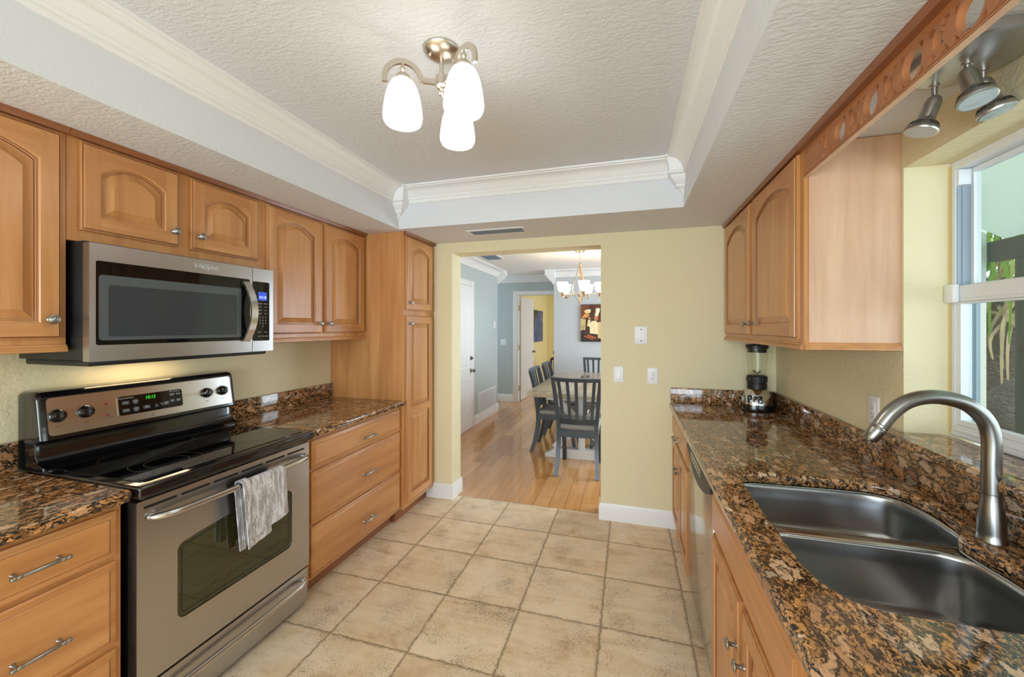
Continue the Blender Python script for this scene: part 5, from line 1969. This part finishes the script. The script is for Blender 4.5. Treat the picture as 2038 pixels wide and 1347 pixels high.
for v in tb.verts:
    nz = noise.noise(v.co * 2.2) * 0.14 + noise.noise(v.co * 6) * 0.05
    v.co = Vector((2.92 + v.co.x * (0.30 + nz * 0.3), 4.05 + v.co.y * (0.30 + nz * 0.3), 0.52 + v.co.z * (0.53 + nz * 0.3)))
b.absorb(tb)
put('stone', b, 'bark', t, angle=80)
for i, (hx, hy, hr, hz) in enumerate(((4.4, 7.0, 0.85, 2.6), (5.4, 5.6, 0.85, 2.4))):
    b = MB()
    random.seed(20 + i)
    for k in range(420):
        th, ph = random.uniform(0, 2 * PI), math.acos(random.uniform(-1, 1))
        rr = random.uniform(0.6, 1.0)
        c = Vector((hx + hr * rr * math.sin(ph) * math.cos(th), hy + hr * rr * math.sin(ph) * math.sin(th), hz / 2 + hz / 2 * rr * math.cos(ph)))
        d = Vector((random.uniform(-1, 1), random.uniform(-1, 1), random.uniform(-0.6, 1))).normalized() * 0.14
        b.bar([c - d, c, c + d], [0.01, 0.09, 0.01], 0.003, (random.uniform(-1, 1), random.uniform(-1, 1), 1))
    o = thing('shrub', (hx, hy, 0), 'leafy green shrub in the garden beyond the patio screen', 'shrub', 'garden shrubs')
    q = put('foliage', b, ('leaf', 'leaf_light')[i % 2], o, angle=80)
    q['kind'] = 'stuff'
    b = MB()
    b.tube([(hx, hy, 0), (hx + 0.05, hy, hz * 0.5), (hx, hy, hz * 0.8)], [0.06, 0.04, 0.01], 8)
    put('stem', b, 'bark', o)

# ------------------------------------------------------------------ dining room doors
t = tag(thing('door_1', (DLX, 4.96, 0), 'closed white two panel arched door in the blue dining wall', 'door'), kind='structure')
F = frame((DLX + 0.0006, 0, 0), '+x')
b = MB(F)
pr = [(0.0, 0.0195, 0), (0.006, 0.0165, 0), (0.014, 0.0130, 0), (0.022, 0.0130, 0), (0.045, 0.0180, 0), (0.047, 0.0182, 0)]


def white_leaf(b, u0, u1, v0, v1, panels, th=0.0195, n=14):
    rings = [[(u0, v0, 0), (u1, v0, 0), (u1, v1, 0), (u0, v1, 0)], [(u0, v0, th), (u1, v0, th), (u1, v1, th), (u0, v1, th)]]
    b.rings(rings, True, True, False)
    holes = []
    for a0, a1, c0, c1, arch in panels:
        rr = panel_rings(a0, a1, c0, c1, arch, 0.0, n, prof=pr)
        holes.append([(p[0], p[1]) for p in rr[0][0]])
        b.rings([p for p, m in rr], True, False, True)
    loops = [rings[1]] + holes
    flat = [p for L in loops for p in L]
    vs = [b.v((p[0], p[1], th)) for p in flat]
    for tri in geometry.tessellate_polygon([[Vector((p[0], p[1], 0)) for p in L] for L in loops]):
        b.face([vs[i] for i in tri])


white_leaf(b, 4.56, 5.376, 0.006, 2.03, [(4.68, 5.256, 0.25, 0.70, 0.0), (4.68, 5.256, 0.88, 1.90, 0.10)])
leaf = put('door_leaf', b, 'white_door', t)
b = MB(F)
for a0, a1, c0, c1 in ((5.380, 5.465, 0.0, 2.115), (4.472, 4.556, 0.0, 2.115), (4.556, 5.380, 2.034, 2.115)):
    b.box((a0, c0, 0.0), (a1, c1, 0.018), bev=0.004)
put('door_casing', b, 'white_trim', t)
for nm, z, r in (('door_knob', 0.83, 0.027), ('deadbolt', 1.008, 0.024)):
    b = MB()
    x0 = DLX + 0.0202
    if nm == 'door_knob':
        b.lathe([(0.030, 0), (0.030, 0.006), (0.012, 0.012), (0.012, 0.030), (0.024, 0.038), (0.028, 0.050), (0.022, 0.062), (0.0003, 0.064)], (x0, 5.322, z), 'x', 20)
    else:
        b.lathe([(0.028, 0), (0.028, 0.010), (0.022, 0.018), (0.0003, 0.019)], (x0, 5.322, z), 'x', 20)
        b.box((x0 + 0.018, 5.318, z - 0.015), (x0 + 0.036, 5.326, z + 0.015))
    put(nm, b, 'nickel', leaf, 'nickel ' + nm.replace('_', ' '))

t = tag(thing('door_2', (-2.06, HY + 0.13, 0), 'open white six panel door leading to the yellow room', 'door'), kind='structure')
b = MB(frame((0, HY, 0), '-y'))
for a0, a1, c0, c1 in ((-2.170, -2.084, 0.0, 2.15), (-2.084, -1.20, 2.071, 2.15)):
    b.box((a0, c0, 0.0006), (a1, c1, 0.020), bev=0.004)
b.box((-2.0825, 0, -0.125), (-2.068, 2.0695, 0.0))
put('door_casing', b, 'white_trim', t)
ang = math.atan2(0.062, 0.80)
FO = Matrix.Translation((-2.060, HY + 0.135, 0)) @ Matrix.Rotation(-ang, 4, 'Z') @ Matrix(((0, 0, 1, 0), (1, 0, 0, 0), (0, 1, 0, 0), (0, 0, 0, 1)))
b = MB(FO)
pn = []
for a0, a1 in ((0.11, 0.36), (0.45, 0.70)):
    pn += [(a0, a1, 0.22, 0.80, 0.0), (a0, a1, 0.95, 1.62, 0.0), (a0, a1, 1.72, 1.93, 0.0)]
white_leaf(b, 0.004, 0.81, 0.008, 2.045, pn)
leaf = put('door_leaf', b, 'white_door', t)
b = MB(FO)
b.lathe([(0.030, 0.0196), (0.030, 0.026), (0.012, 0.032), (0.012, 0.048), (0.024, 0.056), (0.028, 0.066), (0.022, 0.078), (0.0003, 0.080)], (0.745, 0.93, 0), 'z', 20)
put('door_knob', b, 'nickel', leaf, 'nickel door knob')
b = MB()
for z in (0.25, 1.05, 1.83):
    b.box((-2.0675, HY + 0.02, z - 0.05), (-2.064, HY + 0.122, z + 0.05))
    b.cyl((-2.062, HY + 0.126, z - 0.05), (-2.062, HY + 0.126, z + 0.05), 0.007, n=10)
put('hinge', b, 'brass', leaf, 'three brass hinges')

# wall controls in the dining room
t = thing('thermostat', (DLX, 6.394, 1.49), 'small white wall control high on the blue wall above the grille', 'thermostat')
b = MB(frame((DLX, 6.394, 1.49), '+x'))
b.box((-0.035, -0.065, 0.0006), (0.035, 0.065, 0.024), bev=0.004)
put('housing', b, 'white_plastic', t)
plate('light_switch', 'white double light switch on the blue hall wall left of the open door', frame((-2.365, HY, 1.155), '-y'), 0.115, 0.118, 'switch', 'light switch')


# ------------------------------------------------------------------ dining table and chairs
t = thing('dining_table', (-0.5, 5.10, 0), 'trestle dining table with a grey wood top and white base', 'dining table')
b = MB()
b.box((-1.035, 4.205, 0.715), (0.035, 6.02, 0.766), bev=0.004)
b.box((-1.035, 4.105, 0.714), (0.035, 4.203, 0.766), bev=0.004)
b.box((-1.035, 6.022, 0.714), (0.035, 6.12, 0.766), bev=0.004)
put('table_top', b, 'table_top', t)
for yy in (4.46, 5.75):
    b = MB()
    b.rings([[(x, yy + s, z) for x, z in ((-0.90, 0.0), (-0.10, 0.0), (-0.10, 0.035), (-0.16, 0.06), (-0.20, 0.10), (-0.80, 0.10), (-0.84, 0.06), (-0.90, 0.035))] for s in (-0.045, 0.045)], True, True, True)
    b.box((-0.88, yy - 0.045, 0.635), (-0.12, yy + 0.045, 0.712), bev=0.004)
    b.bar([(-0.80, yy - 0.012, 0.10), (-0.22, yy - 0.012, 0.64)], 0.045, 0.075, (0, 0, 1))
    b.bar([(-0.20, yy + 0.014, 0.10), (-0.78, yy + 0.014, 0.64)], 0.045, 0.075, (0, 0, 1))
    b.box((-0.535, yy - 0.03, 0.10), (-0.465, yy + 0.03, 0.64), bev=0.003)
    put('trestle', b, 'table_white', t)
b = MB()
b.box((-0.53, 4.49, 0.20), (-0.47, 5.72, 0.28), bev=0.003)
put('stretcher', b, 'table_white', t)
for (cx, cyy) in ((-0.60, 5.50), (-0.535, 5.55)):
    b = MB()
    b.lathe([(0.022, 0.7667), (0.028, 0.772), (0.024, 0.782), (0.012, 0.786), (0.0003, 0.787)], (cx, cyy, 0), 'z', 16)
    put('salt_cellar', b, 'pewter_dark', None, 'small dark metal dish at the middle of the dining table', 'dish', 'small dark dishes on the dining table')


def make_chair(name, loc, rz, label):
    t = thing(name, loc, label, 'chair', 'dining chairs', rz)
    W = 0.200
    for s in (-1, 1):
        b = MB()
        pts = smooth([(s * 0.200, -0.278, 0), (s * 0.192, -0.234, 0.14), (s * 0.184, -0.202, 0.30), (s * 0.183, -0.198, 0.45), (s * 0.194, -0.214, 0.60), (s * 0.212, -0.248, 0.80), (s * 0.226, -0.288, 0.945)], 5)
        b.bar(pts, 0.036, [0.034 + 0.016 * math.sin(PI * i / (len(pts) - 1)) for i in range(len(pts))], (0, 1, 0))
        put('rear_leg', b, 'chair', t, local=True, angle=40)
        b = MB()
        pts = smooth([(s * 0.192, 0.238, 0), (s * 0.190, 0.212, 0.15), (s * 0.196, 0.200, 0.32), (s * 0.198, 0.200, 0.435)], 5)
        b.bar(pts, 0.040, [0.032 + 0.010 * i / (len(pts) - 1) for i in range(len(pts))], (0, 1, 0))
        put('front_leg', b, 'chair', t, local=True, angle=40)
    b = MB()
    b.box((-0.165, -0.222, 0.372), (0.165, -0.197, 0.442))
    b.box((-0.178, 0.190, 0.380), (0.178, 0.214, 0.442))
    for s in (-1, 1):
        b.box((s * 0.186 - 0.011, -0.195, 0.380), (s * 0.186 + 0.011, 0.190, 0.442))
    put('seat_rail', b, 'chair', t, local=True)
    b = MB()
    rs = []
    for k, z in ((0.96, 0.4425), (1.0, 0.452), (1.0, 0.470), (0.97, 0.484), (0.86, 0.490), (0.5, 0.492)):
        rs.append([(p[0] * k, (p[1] - 0.02) * k + 0.02, z) for p in rrect(-0.205, 0.205, -0.196, 0.238, 0.03, 4)])
    b.rings(rs, True, True, True)
    put('seat', b, 'seat', t, 'grey upholstered seat', local=True, angle=60)
    b = MB()
    cr = []
    for i in range(13):
        u = -1 + 2 * i / 12
        cr.append((u * 0.243, -0.288 - 0.026 * (1 - u * u) + 0.004, 0.948 - 0.004 * (1 - u * u)))
    b.bar(cr, 0.026, 0.036, (0, -0.25, 1))
    put('crest_rail', b, 'chair', t, local=True, angle=40)
    b = MB()
    cr = [(-0.172, -0.212, 0.527), (0, -0.224, 0.525), (0.172, -0.212, 0.527)]
    b.bar(smooth(cr, 5), 0.024, 0.050, (0, -0.2, 1))
    put('lower_rail', b, 'chair', t, local=True, angle=40)
    for i in range(5):
        u = (-2 + i) / 2.55
        b = MB()
        pts = smooth([(u * 0.180, -0.214 - 0.010 * (1 - u * u), 0.53), (u * 0.190, -0.226 - 0.014 * (1 - u * u), 0.66), (u * 0.205, -0.253 - 0.020 * (1 - u * u), 0.81), (u * 0.220, -0.284 - 0.024 * (1 - u * u), 0.935)], 4)
        b.bar(pts, 0.031, 0.012, (0, 1, 0.1))
        put('slat', b, 'chair', t, local=True, angle=40)
    return t


def copy_chair(src, loc, rz, label):
    t = src.copy()
    t.location = loc
    t.rotation_euler = (0, 0, rz)
    t['label'] = label
    COL.objects.link(t)
    for ch in src.children:
        c = ch.copy()
        COL.objects.link(c)
        c.parent = t
    return t


ch0 = make_chair('dining_chair', (-0.483, 4.135, 0), 0.0, 'charcoal slat back dining chair at the near end of the table, back towards the kitchen')
bpy.context.view_layer.update()
copy_chair(ch0, (-0.815, 4.745, 0), R(-90), 'charcoal slat back dining chair on the left side of the table, nearer the kitchen')
copy_chair(ch0, (-0.815, 5.46, 0), R(-90), 'charcoal slat back dining chair on the left side of the table, nearer the far wall')
copy_chair(ch0, (-0.46, 6.20, 0), R(180), 'charcoal slat back dining chair at the far end of the table under the chef painting')
copy_chair(ch0, (-0.185, 4.745, 0), R(90), 'charcoal dining chair on the right side of the table, glimpsed through the near chair')
copy_chair(ch0, (-0.185, 5.46, 0), R(90), 'charcoal dining chair on the right side of the table, farther from the kitchen')

# ------------------------------------------------------------------ chandelier
hx, hy = -0.605, 5.20
t = thing('chandelier', (hx, hy, 1.75), 'champagne metal chandelier with five lit cup shades over the dining table', 'chandelier')
b = MB()
b.lathe([(0.066, CZ - 0.0004), (0.066, CZ - 0.006), (0.055, CZ - 0.016), (0.02, CZ - 0.024), (0.008, CZ - 0.03)], (hx, hy, 0), 'z', 28)
put('canopy', b, 'bronze', t)
b = MB()
for i in range(5):
    z = CZ - 0.040 - 0.027 * i
    n = 14
    rot = (i % 2) * PI / 2
    b.tube([(hx + 0.009 * math.cos(2 * PI * k / n) * math.cos(rot), hy + 0.009 * math.cos(2 * PI * k / n) * math.sin(rot), z + 0.018 * math.sin(2 * PI * k / n)) for k in range(n + 1)], 0.0025, 6)
b.lathe([(0.004, 2.285), (0.012, 2.280), (0.013, 2.262), (0.022, 2.256), (0.022, 2.250), (0.005, 2.244)], (hx, hy, 0), 'z', 16)
put('chain', b, 'bronze', t)
for i in range(3):
    a = R(200 + 120 * i)
    b = MB()
    rr = [(0.012, 2.262), (0.022, 2.20), (0.055, 2.09), (0.088, 1.985), (0.092, 1.92), (0.066, 1.855), (0.028, 1.80), (0.010, 1.765)]
    b.bar(smooth([(hx + r * math.cos(a), hy + r * math.sin(a), z) for r, z in rr], 5), 0.022, 0.006, (math.cos(a), math.sin(a), 0))
    put('scroll_bar', b, 'bronze', t, angle=40)
b = MB()
b.cyl((hx, hy, 2.25), (hx, hy, 1.80), 0.0045, n=10)
b.lathe([(0.004, 1.905), (0.022, 1.895), (0.024, 1.868), (0.018, 1.852), (0.006, 1.84), (0.006, 1.80), (0.016, 1.788), (0.017, 1.775), (0.010, 1.762), (0.0003, 1.752)], (hx, hy, 0), 'z', 20)
put('hub', b, 'bronze', t)
for i in range(5):
    a = R(288 + 72 * i)
    dx, dy = math.cos(a), math.sin(a)
    b = MB()
    rr = [(0.02, 1.878), (0.10, 1.876), (0.18, 1.878), (0.205, 1.872), (0.218, 1.850), (0.238, 1.835), (0.262, 1.838), (0.282, 1.856), (0.290, 1.884), (0.276, 1.900), (0.262, 1.898)]
    b.bar(smooth([(hx + r * dx, hy + r * dy, z) for r, z in rr], 4), 0.014, 0.006, (-dy * 0 + 0.0, 0.0, 1.0)) if False else b.tube(smooth([(hx + r * dx, hy + r * dy, z) for r, z in rr], 4), 0.0062, 10)
    arm = put('arm', b, 'bronze', t)
    sx_, sy_ = hx + 0.252 * dx, hy + 0.252 * dy
    b = MB()
    b.lathe([(0.006, 1.842), (0.014, 1.852), (0.018, 1.870), (0.026, 1.882), (0.028, 1.890), (0.020, 1.892)], (sx_, sy_, 0), 'z', 18)
    put('cup', b, 'bronze', arm)
    b = MB()
    b.lathe([(0.022, 1.893), (0.042, 1.905), (0.058, 1.935), (0.067, 1.975), (0.073, 2.020), (0.070, 2.020), (0.064, 1.975), (0.055, 1.937), (0.033, 1.908), (0.01, 1.900)], (sx_, sy_, 0), 'z', 24, cap=False)
    put('lamp_shade', b, 'shade_dining', t, 'lit white cup shade', angle=80)
    light('chandelier_bulb', 'POINT', (sx_, sy_, 2.0), 1.3, (1.0, 0.76, 0.5), size=0.03)

# ------------------------------------------------------------------ pictures
PX0, PX1, PZ0, PZ1 = -0.785, -0.245, 1.205, 1.835
t = thing('chef_painting', ((PX0 + PX1) / 2, GY - 0.03, PZ0), 'brown canvas painting of a chef in a white hat on the grey wall', 'painting')
b = MB()
b.box((PX0, GY - 0.042, PZ0), (PX1, GY - 0.0006, PZ1))
put('canvas', b, 'canvas_edge', t)
Fp = frame((PX0, GY - 0.0421, PZ0), '-y')
WW, HH = PX1 - PX0, PZ1 - PZ0


def paint(name, polys):
    """polys: (colour, z-layer, [(u,v) in 0..1])"""
    b = MB(Fp)
    mats, idx = [], {}
    for col, ly_, pts in polys:
        if col not in idx:
            idx[col] = len(mats)
            c = col
            mats.append(plain('paint_%d_%d_%d' % c, rgb(*c), 0.6))
        b.poly([(u * WW * (1 if ly_ == 0 else 0.66), v * HH) for u, v in pts], (), 0.0, 0.0004 + 0.0002 * ly_, mi=idx[col], back=False)
    return put(name, b, mats, t, angle=20, merge=False)


def el(cx, cy, rx, ry, n=18):
    return [(cx + rx * math.cos(2 * PI * i / n), cy + ry * math.sin(2 * PI * i / n)) for i in range(n)]


paint('painted_scene', [
    ((66, 40, 24), 0, [(0, 0), (1, 0), (1, 1), (0, 1)]), ((50, 26, 20), 1, [(0.9, 0), (1.5, 0), (1.5, 0.2), (0.9, 0.2)]),
    ((112, 62, 28), 1, [(0.0, 0.60), (0.36, 0.66), (0.40, 0.98), (0.0, 0.98)]),
    ((92, 44, 22), 1, [(0.62, 0.62), (1, 0.55), (1, 1), (0.58, 1)]),
    ((50, 26, 20), 1, [(0, 0), (1, 0), (1, 0.16), (0, 0.22)]),
    ((198, 172, 112), 2, [(0.0, 0.30), (0.22, 0.32), (0.24, 0.60), (0.0, 0.62)]),
    ((176, 146, 92), 3, [(0.04, 0.36), (0.18, 0.37), (0.19, 0.45), (0.04, 0.44)]),
    ((226, 190, 132), 3, el(0.32, 0.81, 0.15, 0.055)), ((214, 160, 92), 3, el(0.26, 0.70, 0.12, 0.05)), ((232, 214, 178), 4, el(0.40, 0.84, 0.08, 0.03)),
    ((196, 124, 60), 4, el(0.14, 0.66, 0.09, 0.04)), ((206, 132, 66), 4, el(0.33, 0.72, 0.10, 0.028)),
    ((232, 214, 168), 4, [(0.44, 0.22), (0.80, 0.20), (0.84, 0.50), (0.68, 0.56), (0.50, 0.55), (0.42, 0.46)]),
    ((206, 178, 128), 5, [(0.80, 0.10), (1.0, 0.08), (1.0, 0.50), (0.86, 0.54), (0.80, 0.48)]),
    ((230, 206, 156), 5, [(0.30, 0.42), (0.42, 0.40), (0.46, 0.60), (0.36, 0.62)]), ((214, 150, 104), 5, el(0.41, 0.62, 0.06, 0.035)),
    ((204, 128, 86), 6, el(0.72, 0.63, 0.085, 0.075)), ((90, 50, 34), 7, [(0.66, 0.615), (0.78, 0.61), (0.76, 0.595), (0.68, 0.60)]),
    ((238, 226, 190), 7, [(0.66, 0.70), (0.80, 0.68), (0.90, 0.84), (0.84, 0.88), (0.74, 0.88)]), ((246, 236, 206), 8, el(0.80, 0.86, 0.10, 0.04)),
    ((176, 84, 44), 6, [(0.16, 0.13), (0.58, 0.05), (0.60, 0.08), (0.18, 0.17)]), ((196, 98, 52), 6, [(0.30, 0.16), (0.72, 0.08), (0.74, 0.11), (0.34, 0.19)]),
    ((40, 34, 40), 6, [(0.08, 0.14), (0.16, 0.14), (0.15, 0.28), (0.13, 0.34), (0.11, 0.34), (0.09, 0.28)]),
    ((120, 90, 50), 9, el(0.62, 0.46, 0.015, 0.012)), ((120, 90, 50), 9, el(0.63, 0.39, 0.015, 0.012)), ((120, 90, 50), 9, el(0.64, 0.32, 0.015, 0.012)),
])

t = thing('blue_picture', (-2.19, 9.75, 1.09), 'blue frameless picture on the yellow wall behind the open door', 'picture')
b = MB()
b.box((-2.1995, 9.20, 1.09), (-2.165, 10.30, 1.865))
bp = NT('blue_planet_print')
v = bp.coord('Object', (1, 1, 1))
n1 = bp.noise(v, 2.2, 5, 0.6, 1.6)['Fac']
c = bp.ramp(n1, [(0.36, rgb(30, 56, 112)), (0.54, rgb(54, 88, 148)), (0.64, rgb(96, 124, 170)), (0.76, rgb(176, 190, 208))])
sp3 = bp.n('ShaderNodeSeparateXYZ')
bp.l(v, sp3.inputs[0])
dd = bp.n('ShaderNodeVectorMath')
dd.operation = 'DISTANCE'
bp.l(v, dd.inputs[0])
dd.inputs[1].default_value = (0.025, 0.20, 0.06)
rim = bp.ramp(dd.outputs['Value'], [(0.70, (0, 0, 0, 1)), (0.715, (1, 1, 1, 1))])
c = bp.mix(rim, c, rgb(30, 34, 52))
bp.set(color=c, rough=0.4)
put('print', b, bp.m, t)

t = thing('console_table', (-1.35, 9.3, 0), 'dark wooden console edge in the yellow room, half hidden by the grey wall', 'console table')
b = MB()
b.box((-1.73, 9.05, 0.70), (-0.9, 9.5, 0.74), bev=0.004)
put('table_top', b, 'dark_wood', t)
for x in (-1.71, -0.94):
    for y in (9.07, 9.46):
        b = MB()
        b.box((x - 0.02, y - 0.02, 0.0), (x + 0.02, y + 0.02, 0.699))
        put('leg', b, 'dark_wood', t)
b = MB()
b.lathe([(0.045, 0.7405), (0.045, 0.75), (0.008, 0.755), (0.008, 0.82), (0.03, 0.825), (0.03, 0.90), (0.0003, 0.905)], (-1.66, 9.2, 0), 'z', 14)
put('candle_holder', b, 'black_matte', None, 'small black object standing on the console in the yellow room', 'candle holder')
